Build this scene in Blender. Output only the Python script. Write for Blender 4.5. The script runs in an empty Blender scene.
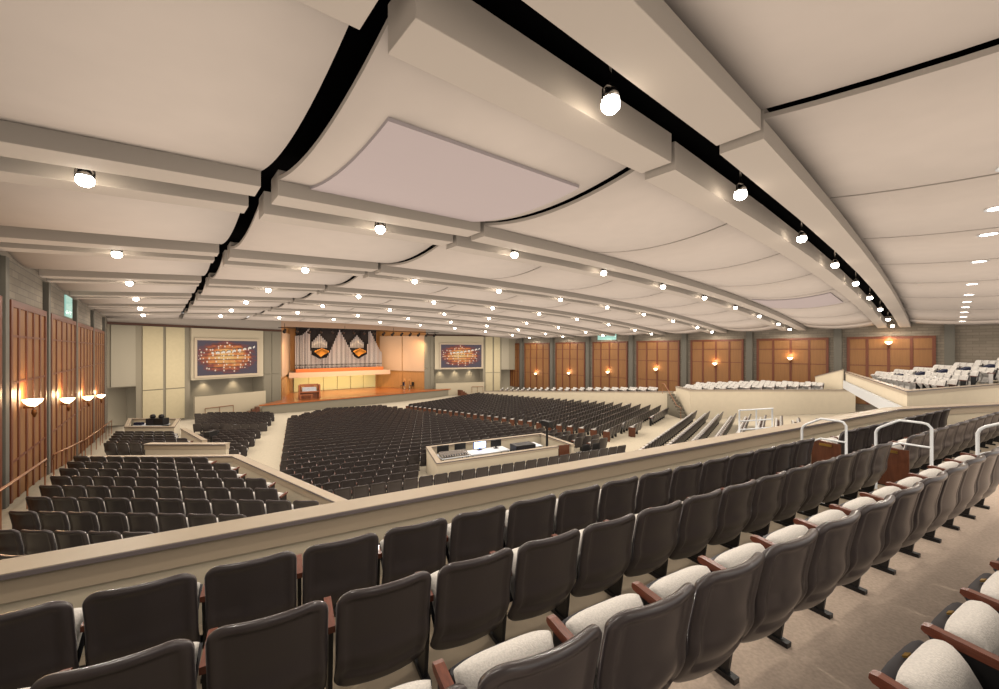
import bpy, math, random
from math import sin, cos, pi, radians, sqrt, atan2, hypot, exp
from mathutils import Vector, Matrix
random.seed(7)
CZ = 7.0                      # camera height above the lowest floor level (heights below are relative to the eye)
SC = bpy.context.scene
COL = SC.collection
F, UC, VH = 390.0, 499.5, 350.0

# ------------------------------------------------------------------ frames
AX = (-0.6587, 0.7524)        # towards the stage
RX = (0.7524, 0.6587)         # across the hall, towards the right wall
def hall(a, r): return (AX[0]*a+RX[0]*r, AX[1]*a+RX[1]*r)
def to_hall(x, y): return (AX[0]*x+AX[1]*y, RX[0]*x+RX[1]*y)
FOC = (-17.1, 48.8)
class Wedge:
    def __init__(s, deg):
        s.ang = radians(deg); s.d = (cos(s.ang), sin(s.ang)); s.n = (-sin(s.ang), cos(s.ang))
    def P(s, t, D): return (s.d[0]*t+s.n[0]*D, s.d[1]*t+s.n[1]*D)
    def tD(s, x, y): return (s.d[0]*x+s.d[1]*y, s.n[0]*x+s.n[1]*y)
WT = Wedge(28.45); WG = Wedge(27.63); WF = Wedge(54.35); WH = Wedge(14.2); WK = Wedge(-5.0)
def at_z(u, v, z): 
    Y = F*(-z)/(v-VH); return ((u-UC)/F*Y, Y)
def proj(x, y, z): return (UC+F*x/y, VH-F*z/y)
def z_main(x, y):
    rho = hypot(x-FOC[0], y-FOC[1]); return -6.6+0.046*max(0.0, rho-9)
def z_side(y):
    return -3.66-0.088*(y-6.3) if y < 13 else (-4.25-0.155*(y-13) if y < 18 else -5.025-.09*(y-18))
def x_wall(y, r=-3.0): return (r-RX[1]*y)/RX[0]

# ------------------------------------------------------------------ materials
def lin(c):
    c = c/255.0
    return c/12.92 if c <= 0.04045 else ((c+0.055)/1.055)**2.4
def rgb(r, g, b): return (lin(r), lin(g), lin(b), 1.0)
def mat(name, col, rough=0.6, metal=0.0, noise=0.0, scale=40, bump=0.0, spec=0.5, emit=None, estr=0.0, coat=0.0, stretch=None, col2=None):
    m = bpy.data.materials.new(name); m.use_nodes = True
    nt = m.node_tree; b = nt.nodes['Principled BSDF']
    b.inputs['Base Color'].default_value = col; b.inputs['Roughness'].default_value = rough
    b.inputs['Metallic'].default_value = metal; b.inputs['Specular IOR Level'].default_value = spec
    b.inputs['Coat Weight'].default_value = coat
    if noise or bump or col2:
        tc = nt.nodes.new('ShaderNodeTexCoord'); mp = nt.nodes.new('ShaderNodeMapping')
        nz = nt.nodes.new('ShaderNodeTexNoise'); nz.inputs['Scale'].default_value = scale; nz.inputs['Detail'].default_value = 3
        if stretch: mp.inputs['Scale'].default_value = stretch
        nt.links.new(tc.outputs['Object'], mp.inputs['Vector']); nt.links.new(mp.outputs['Vector'], nz.inputs['Vector'])
        if noise or col2:
            mx = nt.nodes.new('ShaderNodeMix'); mx.data_type = 'RGBA'
            c2 = col2 or tuple(max(0, x*(1-noise)) for x in col[:3])+(1,)
            mx.inputs['A'].default_value = col; mx.inputs['B'].default_value = c2
            cr = nt.nodes.new('ShaderNodeMapRange'); cr.inputs['From Min'].default_value = 0.35; cr.inputs['From Max'].default_value = 0.65
            nt.links.new(nz.outputs['Fac'], cr.inputs['Value']); nt.links.new(cr.outputs['Result'], mx.inputs['Factor'])
            nt.links.new(mx.outputs['Result'], b.inputs['Base Color'])
        if bump:
            bp = nt.nodes.new('ShaderNodeBump'); bp.inputs['Strength'].default_value = bump; bp.inputs['Distance'].default_value = 0.01
            nt.links.new(nz.outputs['Fac'], bp.inputs['Height']); nt.links.new(bp.outputs['Normal'], b.inputs['Normal'])
    if emit:
        b.inputs['Emission Color'].default_value = emit; b.inputs['Emission Strength'].default_value = estr
    return m
M = {}
M['shell'] = mat('seat_shell_plastic', rgb(66, 58, 57), 0.29, bump=0.04, scale=160, spec=0.6, coat=.15)
M['fabric'] = mat('seat_fabric', rgb(228, 218, 206), 0.9, noise=0.14, scale=120, bump=0.35, spec=0.1)
M['pan'] = mat('seat_pan_plastic', rgb(38, 36, 42), 0.45)
M['arm'] = mat('armrest_wood', rgb(122, 66, 46), 0.32, noise=0.3, scale=18, stretch=(6, 1, 6), coat=0.3)
M['black'] = mat('black_metal', rgb(26, 25, 26), 0.45)
M['brass'] = mat('brass_plate', rgb(190, 150, 80), 0.35, metal=0.9)
M['endwood'] = mat('row_end_wood', rgb(112, 64, 40), 0.4, noise=0.3, scale=6, stretch=(6, 6, 1))
M['carpet'] = mat('beige_carpet', rgb(200, 178, 158), 0.95, noise=0.16, scale=45, bump=0.3, spec=0.05)
M['carpet2'] = mat('pale_carpet', rgb(206, 190, 164), 0.95, noise=0.1, scale=12, spec=0.05)
M['ceil'] = mat('ceiling_panel_paint', rgb(206, 189, 173), 0.85, noise=0.03, scale=2, spec=0.15)
M['beam'] = mat('ceiling_beam_paint', rgb(190, 174, 157), 0.8, spec=0.15)
M['mauve'] = mat('acoustic_tile_paint', rgb(190, 173, 167), 0.9, spec=0.1)
M['void'] = mat('black_void', rgb(8, 7, 8), 0.95, spec=0.05)
M['chrome'] = mat('chrome_housing', rgb(190, 188, 186), 0.25, metal=1.0)
M['lens'] = mat('lamp_lens', (1, 1, 1, 1), 0.3, emit=(1.0, 0.93, 0.82, 1), estr=30)
M['cream'] = mat('cream_wall_paint', rgb(230, 211, 180), 0.8, noise=0.03, scale=3, spec=0.2)
M['creampanel'] = mat('cream_fabric_panel', rgb(206, 188, 150), 0.85, spec=0.1, noise=0.04, scale=4)
M['greypanel'] = mat('grey_fabric_panel', rgb(172, 160, 138), 0.85, spec=0.1)
M['greygreen'] = mat('grey_green_wall', rgb(152, 140, 118), 0.75, spec=0.2)
M['darkgrey'] = mat('dark_grey_panel', rgb(140, 129, 109), 0.8, spec=0.2)
M['surround'] = mat('surround_paint', rgb(200, 182, 152), 0.8, spec=0.2)
M['taupe'] = mat('taupe_cap', rgb(196, 174, 146), 0.5, spec=0.3)
M['captop'] = mat('parapet_cap_laminate', rgb(176, 156, 130), 0.45, spec=0.4, noise=0.04, scale=5)
M['edge'] = mat('cap_nosing', rgb(120, 108, 104), 0.25, spec=0.6)
M['brick'] = None
M['browntrim'] = mat('dark_brown_trim', rgb(92, 58, 42), 0.5)
M['woodframe'] = mat('wood_frame', rgb(112, 58, 32), 0.45, noise=0.2, scale=3, stretch=(5, 5, .6))
M['woodpanel'] = mat('wood_panel_infill', rgb(140, 94, 48), 0.55, noise=0.12, scale=2.5, stretch=(6, 6, .4))
M['column'] = mat('grey_column', rgb(100, 94, 82), 0.7)
M['stagewood'] = mat('stage_floor_wood', rgb(192, 106, 50), 0.28, noise=0.15, scale=2, stretch=(1, 8, 1), coat=0.25)
M['orangewood'] = mat('honey_wood_panel', rgb(208, 140, 74), 0.45, noise=0.1, scale=2, stretch=(4, 4, .5))
M['peach'] = mat('peach_panel', rgb(228, 180, 138), 0.7)
M['creamglow'] = mat('pale_maple_panel', rgb(250, 224, 160), 0.6)
M['pinkledge'] = mat('pinkish_ledge', rgb(212, 170, 138), 0.7)
M['pipe'] = mat('organ_pipe_metal', rgb(206, 196, 192), 0.35, metal=0.35)
M['console'] = mat('console_wood', rgb(190, 106, 58), 0.4, noise=0.2, scale=5)
M['gilt'] = mat('copper_trumpet', rgb(246, 160, 66), 0.35, metal=0.3)
M['orangebase'] = mat('organ_case_base', rgb(214, 110, 44), 0.45)
M['drape'] = mat('black_drape', rgb(44, 38, 38), 0.9)
M['white'] = mat('white_painted_metal', rgb(232, 230, 226), 0.35)
M['paper'] = mat('white_paper', rgb(240, 238, 236), 0.8)
M['sconce'] = mat('sconce_glass', (1, .9, .75, 1), 0.4, emit=(1.0, 0.72, 0.42, 1), estr=6)
M['bronze'] = mat('bronze_bracket', rgb(120, 76, 40), 0.4, metal=0.7)
M['rail'] = mat('handrail_wood', rgb(150, 96, 60), 0.4)
M['blueglow'] = mat('monitor_glow', (.3, .4, .9, 1), 0.4, emit=(0.35, 0.5, 1.0, 1), estr=5)
M['glass'] = mat('clerestory_glass', rgb(120, 150, 140), 0.1, emit=(0.45, 0.8, 0.68, 1), estr=0.6)
M['navy'] = mat('navy_cloth', rgb(30, 34, 60), 0.8)
M['shaded'] = mat('shade_tone_floor', rgb(158, 140, 116), 0.8, noise=0.1, scale=6)  # darker floor colour carries the deep shade under the front terrace rows
M['stripe'] = mat('pale_light_patch', rgb(238, 216, 190), 0.9)  # colour for light falling on the walkway carpet; not applied
M['dl'] = mat('downlight_lens', (1, 1, 1, 1), 0.4, emit=(1, .97, .92, 1), estr=8)

def brick_mat():
    m = bpy.data.materials.new('grey_block_wall'); m.use_nodes = True
    nt = m.node_tree; b = nt.nodes['Principled BSDF']; b.inputs['Roughness'].default_value = 0.85
    tc = nt.nodes.new('ShaderNodeTexCoord'); bk = nt.nodes.new('ShaderNodeTexBrick')
    bk.inputs['Color1'].default_value = rgb(140, 126, 108); bk.inputs['Color2'].default_value = rgb(126, 113, 96)
    bk.inputs['Mortar'].default_value = rgb(108, 97, 82); bk.inputs['Scale'].default_value = 1.0
    bk.inputs['Brick Width'].default_value = 0.8; bk.inputs['Row Height'].default_value = 0.2; bk.inputs['Mortar Size'].default_value = 0.012
    sp = nt.nodes.new('ShaderNodeSeparateXYZ'); cb = nt.nodes.new('ShaderNodeCombineXYZ')
    nt.links.new(tc.outputs['Object'], sp.inputs[0]); ad = nt.nodes.new('ShaderNodeMath'); ad.operation = 'SUBTRACT'
    nt.links.new(sp.outputs['Y'], ad.inputs[0]); nt.links.new(sp.outputs['X'], ad.inputs[1])
    nt.links.new(ad.outputs[0], cb.inputs['X']); nt.links.new(sp.outputs['Z'], cb.inputs['Y'])
    nt.links.new(cb.outputs[0], bk.inputs['Vector']); nt.links.new(bk.outputs['Color'], b.inputs['Base Color'])
    return m
M['brick'] = brick_mat()

# ------------------------------------------------------------------ mesh builder
class MB:
    def __init__(s): s.v = []; s.f = []; s.m = []; s.sm = []
    def add(s, vs, fs, mi=0, smooth=False):
        o = len(s.v); s.v += [tuple(p) for p in vs]
        for f in fs: s.f.append([o+i for i in f]); s.m.append(mi); s.sm.append(smooth)
        return s
    def box(s, x0, x1, y0, y1, z0, z1, mi=0):
        vs = [(x0,y0,z0),(x1,y0,z0),(x1,y1,z0),(x0,y1,z0),(x0,y0,z1),(x1,y0,z1),(x1,y1,z1),(x0,y1,z1)]
        return s.add(vs, [(0,3,2,1),(4,5,6,7),(0,1,5,4),(1,2,6,5),(2,3,7,6),(3,0,4,7)], mi)
    def prism(s, poly, z0, z1, mi=0):
        n = len(poly); ar = sum(poly[i][0]*poly[(i+1)%n][1]-poly[(i+1)%n][0]*poly[i][1] for i in range(n))
        if ar < 0: poly = poly[::-1]
        g0 = z0 if callable(z0) else (lambda x, y: z0); g1 = z1 if callable(z1) else (lambda x, y: z1)
        vs = [(x,y,g0(x,y)) for x,y in poly]+[(x,y,g1(x,y)) for x,y in poly]
        fs = [tuple(range(n))[::-1], tuple(range(n,2*n))]+[(i,(i+1)%n,n+(i+1)%n,n+i) for i in range(n)]
        return s.add(vs, fs, mi)
    def tube(s, pts, r, n=8, mi=0, caps=True):
        pts = [Vector(p) for p in pts]; rr = r if isinstance(r, (list, tuple)) else [r]*len(pts)
        vs = []; fs = []; up = None
        for i, p in enumerate(pts):
            t = (pts[min(i+1,len(pts)-1)]-pts[max(i-1,0)]).normalized()
            if up is None:
                up = Vector((0,0,1)) if abs(t.z) < .9 else Vector((1,0,0))
            a = t.cross(up).normalized(); b = a.cross(t).normalized(); up = b
            for k in range(n):
                w = 2*pi*k/n; vs.append(p+a*cos(w)*rr[i]+b*sin(w)*rr[i])
        for i in range(len(pts)-1):
            for k in range(n):
                fs.append((i*n+k, (i+1)*n+k, (i+1)*n+(k+1)%n, i*n+(k+1)%n)[::-1])
        if caps: fs += [tuple(range(n)), tuple(range((len(pts)-1)*n, len(pts)*n))[::-1]]
        return s.add(vs, fs, mi, True)
    def lathe(s, prof, n=16, c=(0,0,0), mi=0, axis='z'):
        vs = []; fs = []
        for r, h in prof:
            for k in range(n):
                w = 2*pi*k/n
                p = (r*cos(w), r*sin(w), h) if axis == 'z' else (r*cos(w), h, r*sin(w))
                vs.append((c[0]+p[0], c[1]+p[1], c[2]+p[2]))
        for i in range(len(prof)-1):
            for k in range(n): fs.append((i*n+k, i*n+(k+1)%n, (i+1)*n+(k+1)%n, (i+1)*n+k))
        fs += [tuple(range(n))[::-1], tuple(range((len(prof)-1)*n, len(prof)*n))]
        return s.add(vs, fs, mi, True)
    def bar(s, p, q, w, h, mi=0):
        """box bar from p to q (centre line), width w sideways, height h"""
        p = Vector(p); q = Vector(q); t = (q-p).normalized(); sd = t.cross(Vector((0,0,1)))
        sd = sd.normalized() if sd.length > 1e-4 else Vector((1,0,0)); up = sd.cross(t).normalized()
        vs = [c+sd*a*w/2+up*b*h/2 for c in (p, q) for a, b in ((-1,-1),(1,-1),(1,1),(-1,1))]
        return s.add(vs, [(0,1,2,3),(7,6,5,4),(0,4,5,1),(1,5,6,2),(2,6,7,3),(3,7,4,0)], mi)
    def mesh(s, name, mats):
        me = bpy.data.meshes.new(name); me.from_pydata(s.v, [], s.f)
        for m in mats: me.materials.append(M[m] if isinstance(m, str) else m)
        me.polygons.foreach_set('material_index', s.m); me.polygons.foreach_set('use_smooth', s.sm)
        me.update(); return me
    def build(s, name, mats, parent=None, bevel=0.0, label=None, zoff=None):
        if isinstance(mats, str): mats = [mats]
        if parent is None and zoff is None: zoff = CZ
        if zoff: s.v = [(x,y,z+zoff) for x,y,z in s.v]
        o = bpy.data.objects.new(name, s.mesh(name, mats)); COL.objects.link(o)
        if parent is not None: o.parent = parent
        if bevel:
            b = o.modifiers.new('soft_edge', 'BEVEL'); b.width = bevel; b.segments = 2; b.limit_method = 'ANGLE'
        if label: o['label'] = label
        return o
def tag(o, label, cat, group=None, kind=None):
    o['label'] = label; o['category'] = cat
    n = len(label.split()); assert 4 <= n <= 16, (n, label)
    if group: o['group'] = group
    if kind: o['kind'] = kind
    return o
def thing(name, label, cat, x, y, z, rot=0.0, group=None, kind=None):
    o = bpy.data.objects.new(name, None); COL.objects.link(o); o.empty_display_size = .1
    o.location = (x, y, z+CZ); o.rotation_euler = (0, 0, rot)
    return tag(o, label, cat, group, kind)
def struct(mb, name, mats, label, cat, **k):
    o = mb.build(name, mats, **k); return tag(o, label, cat, kind='structure')
def copy_tree(o, parent=None):
    c = o.copy(); COL.objects.link(c)
    if parent is not None: c.parent = parent
    for ch in list(o.children): copy_tree(ch, c)
    return c
ORD = ['zeroth','first','second','third','fourth','fifth','sixth','seventh','eighth','ninth','tenth','eleventh','twelfth','thirteenth','fourteenth','fifteenth',
 'sixteenth','seventeenth','eighteenth','nineteenth','twentieth','twenty-first','twenty-second','twenty-third','twenty-fourth','twenty-fifth','twenty-sixth',
 'twenty-seventh','twenty-eighth','twenty-ninth','thirtieth','thirty-first','thirty-second','thirty-third','thirty-fourth','thirty-fifth']
def nth(n): return ORD[n]

# ================================================================== CAMERA
cam = bpy.data.cameras.new('camera'); co = bpy.data.objects.new('camera', cam); COL.objects.link(co)
co.location = (0, 0, CZ); co.rotation_euler = (pi/2, 0, 0)
cam.sensor_width = 36; cam.lens = F/999*36; cam.shift_y = (VH-344.5)/999; cam.clip_start = 0.05; cam.clip_end = 300
SC.camera = co

# ================================================================== SETTING: floors
R0, R1 = -3.0, 41.3
WALL_A0 = -14.0
def front_a(r):
    if r < 10.2: return 43.2+0.3736*(r+3.1)
    if r > 28.4: return 48.2-0.3736*(r-28.4)
    return 48.2
def grid_floor(us, vs_, fn, name, m, label, th=0.12):
    mb = MB(); nu, nv = len(us), len(vs_); top = []
    for i in us:
        for j in vs_: top.append(fn(i, j))
    bot = [(x,y,z-th) for x,y,z in top]; N = nu*nv; fs = []
    for i in range(nu-1):
        for j in range(nv-1):
            a, b, c, d = i*nv+j, (i+1)*nv+j, (i+1)*nv+j+1, i*nv+j+1
            fs.append((a,b,c,d)); fs.append((N+d,N+c,N+b,N+a))
    ring = [(i*nv) for i in range(nu)]+[(nu-1)*nv+j for j in range(1,nv)]+[i*nv+nv-1 for i in range(nu-2,-1,-1)]+[j for j in range(nv-2,0,-1)]
    for i in range(len(ring)):
        a, b = ring[i], ring[(i+1)%len(ring)]; fs.append((a, N+a, N+b, b))
    mb.add(top+bot, fs, 0, True)
    o = struct(mb, name, m, label, 'floor')
    # keep the flat shading of the skirt simple
    return o
def lerp(a, b, t): return a+(b-a)*t
def frange(a, b, n): return [a+(b-a)*i/(n-1) for i in range(n)]
def mainf(i, j):
    r = lerp(R0, R1, j); amax = min(front_a(r), 48.2)-.02
    a = lerp(WALL_A0, amax, i); x, y = hall(a, r); return (x, y, z_main(x, y))
grid_floor(frange(0,1,40), frange(0,1,32), mainf, 'floor', 'carpet2', 'pale carpeted main floor sloping gently down to the stage', th=.2)
XB = [(1.85, None), (5.1, .55), (13.5, -9.26), (15, -10.75), (19.2, -14.8), (23.6, -19.3), (27.4, -20.1)]
def x_b(y):
    if y < 5.1: return (WT.n[1]*y-4.32)/(-WT.n[0])
    for (y0, a), (y1, b) in zip(XB[1:], XB[2:]):
        if y <= y1: return lerp(a, b, (y-y0)/(y1-y0))
    return XB[-1][1]
def sidef(i, j):
    y = lerp(2.0, 27.4, i); xl = x_wall(y)+.02; xr = max(x_b(y), xl+.02); return (lerp(xl, xr, j), y, z_side(y))
grid_floor(frange(0,1,40), frange(0,1,6), sidef, 'floor_left', 'carpet2', 'pale carpeted side floor and aisle along the wood panelled wall', th=.25)
# terrace steps on which the camera stands (rows face the stage along WT)
ZT1, ZT2, ZT3 = -2.192, -2.092, -1.847
CORN = WT.P(13.66, 3.88)          # bend of the parapet
SEG2 = (cos(radians(13.5)), sin(radians(13.5)))
def terr(D0, D1, z0, z1, name, label, t0=-3.6, t1=15.5, m='carpet'):
    mb = MB(); mb.prism([WT.P(t0,D0), WT.P(t1,D0), WT.P(t1,D1), WT.P(t0,D1)], z0, z1)
    return struct(mb, name, m, label, 'floor')
terr(-2.6, 1.56, -2.6, ZT3, 'floor_terrace', 'beige carpeted walkway of the terrace behind the third seat row', t1=22)
terr(1.56, 2.62, -2.6, ZT2, 'floor_terrace_middle', 'brownish painted step under the middle terrace seat row', t1=22, m='shaded')  # shade below the seats is put into the step colour
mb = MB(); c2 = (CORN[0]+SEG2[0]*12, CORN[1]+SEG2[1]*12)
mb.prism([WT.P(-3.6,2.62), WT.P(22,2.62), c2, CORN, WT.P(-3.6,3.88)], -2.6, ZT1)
struct(mb, 'floor_terrace_front', 'shaded', 'brownish painted step under the seat row against the parapet', 'floor')
# pale stripes on the walkway carpet are light patches; only nosing strips are built
# ================================================================== SETTING: walls
def wall_quad(p, q, z0, z1, th, side):
    """prism along p-q, thickness th to the given side (+1 = left of p->q)"""
    dx, dy = q[0]-p[0], q[1]-p[1]; L = hypot(dx, dy); nx, ny = -dy/L*th*side, dx/L*th*side
    return [p, q, (q[0]+nx, q[1]+ny), (p[0]+nx, p[1]+ny)]
mb = MB(); mb.prism(wall_quad(hall(WALL_A0,R0), hall(43.6,R0), 0, 0, .3, 1), -7.2, 3.3)
struct(mb, 'wall_left', 'brick', 'grey block side wall behind the wood panels with bright lamps', 'wall')
mb = MB(); mb.prism(wall_quad(hall(WALL_A0,R1), hall(44.2,R1), 0, 0, .3, -1), -7.2, 3.3)
struct(mb, 'wall_right', 'brick', 'grey block side wall beyond the white seats', 'wall')
# parapets -----------------------------------------------------------
def parapet(name, pts, zcap, zbase, label, cap_w=.27, th=.16, band=.17, side=1, wm='cream', capm=('captop','taupe','edge')):
    """polyline wall with a wide cap; side=+1: wall body to the left of the line, cap overhangs"""
    g = zcap if callable(zcap) else (lambda x, y: zcap); b = zbase if callable(zbase) else (lambda x, y: zbase)
    n = len(pts); nor = []
    def off(d):
        out = []
        for i in range(n):
            ds = []
            if i > 0: ds.append((pts[i][0]-pts[i-1][0], pts[i][1]-pts[i-1][1]))
            if i < n-1: ds.append((pts[i+1][0]-pts[i][0], pts[i+1][1]-pts[i][1]))
            ns = [(-y/hypot(x,y)*side, x/hypot(x,y)*side) for x, y in ds]
            mx = sum(k[0] for k in ns)/len(ns); my = sum(k[1] for k in ns)/len(ns); l2 = mx*mx+my*my
            out.append((pts[i][0]+mx/l2*d, pts[i][1]+my/l2*d))
        return out
    mb = MB()
    def strip(d0, d1, zf0, zf1, mi):
        A, B = off(d0), off(d1)
        e = (0, .012, .018, .024)[mi]       # each layer ends a little past the one below it
        for Q in (A, B):
            for k, k2 in ((0, 1), (-1, -2)):
                L_ = hypot(Q[k][0]-Q[k2][0], Q[k][1]-Q[k2][1]); Q[k] = (Q[k][0]+(Q[k][0]-Q[k2][0])/L_*e, Q[k][1]+(Q[k][1]-Q[k2][1])/L_*e)
        for i in range(n-1):
            mb.prism([A[i], A[i+1], B[i+1], B[i]], zf0, zf1, mi)
    c = (cap_w-th)/2
    strip(c, c+th, lambda x, y: b(x,y), lambda x, y: g(x,y)-.045, 0)
    strip(c-.022, c+th+.022, lambda x, y: g(x,y)-.045-band, lambda x, y: g(x,y)-.04, 2)
    strip(0, cap_w, lambda x, y: g(x,y)-.04, g, 1)
    strip(-.012, .008, lambda x, y: g(x,y)-.038, lambda x, y: g(x,y)-.004, 3)
    strip(cap_w-.008, cap_w+.012, lambda x, y: g(x,y)-.038, lambda x, y: g(x,y)-.004, 3)
    o = mb.build(name, [wm, capm[0], capm[1], capm[2]]); return tag(o, label, 'parapet', kind='structure')
c2b = (CORN[0]+SEG2[0]*13, CORN[1]+SEG2[1]*13)
parapet('wall_parapet_terrace', [WT.P(-3.4,3.88), CORN, c2b], -1.5, -5.5, 'long beige parapet wall directly in front of the terrace seats')
K0 = (-9.26, 13.5)
parapet('wall_parapet_side_block', [(x_wall(13.3)+1.35, 13.3), K0, (K0[0]+.76*12.6, K0[1]-.65*12.6)], lambda x, y: lerp(-3.67, -3.2, min(1, max(0,(13.5-y)/8.2))), -5.9,
        'beige parapet wrapping the left side seat block', cap_w=.24)
parapet('wall_parapet_entry', [(-13.6, 14.9), (-10.5, 14.9)], -3.6, -5.8, 'short beige stub wall beyond the left side seat block', cap_w=.3)
parapet('wall_parapet_lower_block', [(-14.2, 18.6), (-19.4, 23.7)], lambda x, y: lerp(-4.3, -4.75, (y-18.6)/5.1), -6.2, 'sloping beige wall between the lower left seat blocks', cap_w=.22, band=.1, side=-1)
# right side parapets
def zF(x, y): a, r = to_hall(x, y); return lerp(-3.58, -4.93, (a-15.7)/17.6)
parapet('wall_parapet_right_side', [hall(15.4,33.2), hall(41,33.2)], zF, -6.9, 'low cream wall behind the right floor seats with white seats above', cap_w=.2, band=.08, side=-1)
parapet('wall_parapet_right_gallery', [(14.9, 33.0), (14.65,30.0), (27.4,30.0)], -3.05, -5.6, 'cream gallery wall below the long line of white seats', cap_w=.2, band=.1)
parapet('wall_gallery_end', [(26.05, 32.2), (26.6, 30.3)], lambda x, y: lerp(-1.5, -2.16, (y-30.3)/1.9), -5.0, 'sloping capped wall at the right end of the pale gallery seats', cap_w=.2, band=.06)
CA, CB, CD = (24.8, 28.0), (15.4, 14.75), (23.6, 18.1)
parapet('wall_parapet_right_terrace', [CA, CB, CD], -1.55, -2.75, 'cream terrace parapet below the block of white seats at right', cap_w=.24, band=.12, side=-1 if False else 1)
mb = MB(); mb.prism(wall_quad(CA, CB, 0, 0, .1, -1), -2.75, -2.2)
struct(mb, 'trim_terrace_slab', 'white', 'pale lit slab edge under the right terrace parapet', 'slab edge')
mb = MB(); mb.prism(wall_quad((CB[0]+.1,CB[1]+.25), (CD[0]+.1,CD[1]+.25), 0, 0, .12, 1), -6, -2.3)
mb.prism(wall_quad((CA[0]+1.6,CA[1]-1.2), (CB[0]+1.6,CB[1]-.5), 0, 0, .12, 1), -6, -2.6)
struct(mb, 'wall_under_terrace', 'cream', 'cream wall under the right terrace parapet', 'wall')
mb = MB()
for s in (.12, .3):
    p = (lerp(CA[0],CB[0],s+.25)+1.5, lerp(CA[1],CB[1],s+.25)-.9)
    mb2 = MB(); W = Wedge(54.9); 
    x0, y0 = p
    mb.prism([(x0,y0),(x0+W.d[0]*1.1,y0+W.d[1]*1.1),(x0+W.d[0]*1.1+W.n[0]*.1,y0+W.d[1]*1.1+W.n[1]*.1),(x0+W.n[0]*.1,y0+W.n[1]*.1)], -5.2, -2.8)
struct(mb, 'door_1', 'woodframe', 'brown wooden doors under the right terrace', 'door')
# ================================================================== FRONT WALL (splayed sides, recessed stage)
def splay(left):
    """maps distance along the wall (0 at the hall corner) and depth towards the room to x,y"""
    if left:
        o = hall(43.2, -3.1); e = hall(48.2, 10.2)
    else:
        o = hall(43.4, 41.3); e = hall(48.2, 28.4)
    L = hypot(e[0]-o[0], e[1]-o[1]); d = ((e[0]-o[0])/L, (e[1]-o[1])/L)
    n = (d[1], -d[0]) if left else (-d[1], d[0])
    return o, d, n, L
def u_to_s(o, d, u):
    k = (u-UC)/F; return (k*o[1]-o[0])/(d[0]-k*d[1])
class SplayWall:
    def __init__(s, left):
        s.o, s.d, s.n, s.L = splay(left); s.left = left; s.rot = atan2(s.d[1], s.d[0])
    def p(s, t, dep=0): return (s.o[0]+s.d[0]*t+s.n[0]*dep, s.o[1]+s.d[1]*t+s.n[1]*dep)
    def rect(s, mb, t0, t1, z0, z1, d0, d1, mi=0):
        mb.prism([s.p(t0,d0), s.p(t1,d0), s.p(t1,d1), s.p(t0,d1)], z0, z1, mi)
ZFL = -6.6
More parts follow.
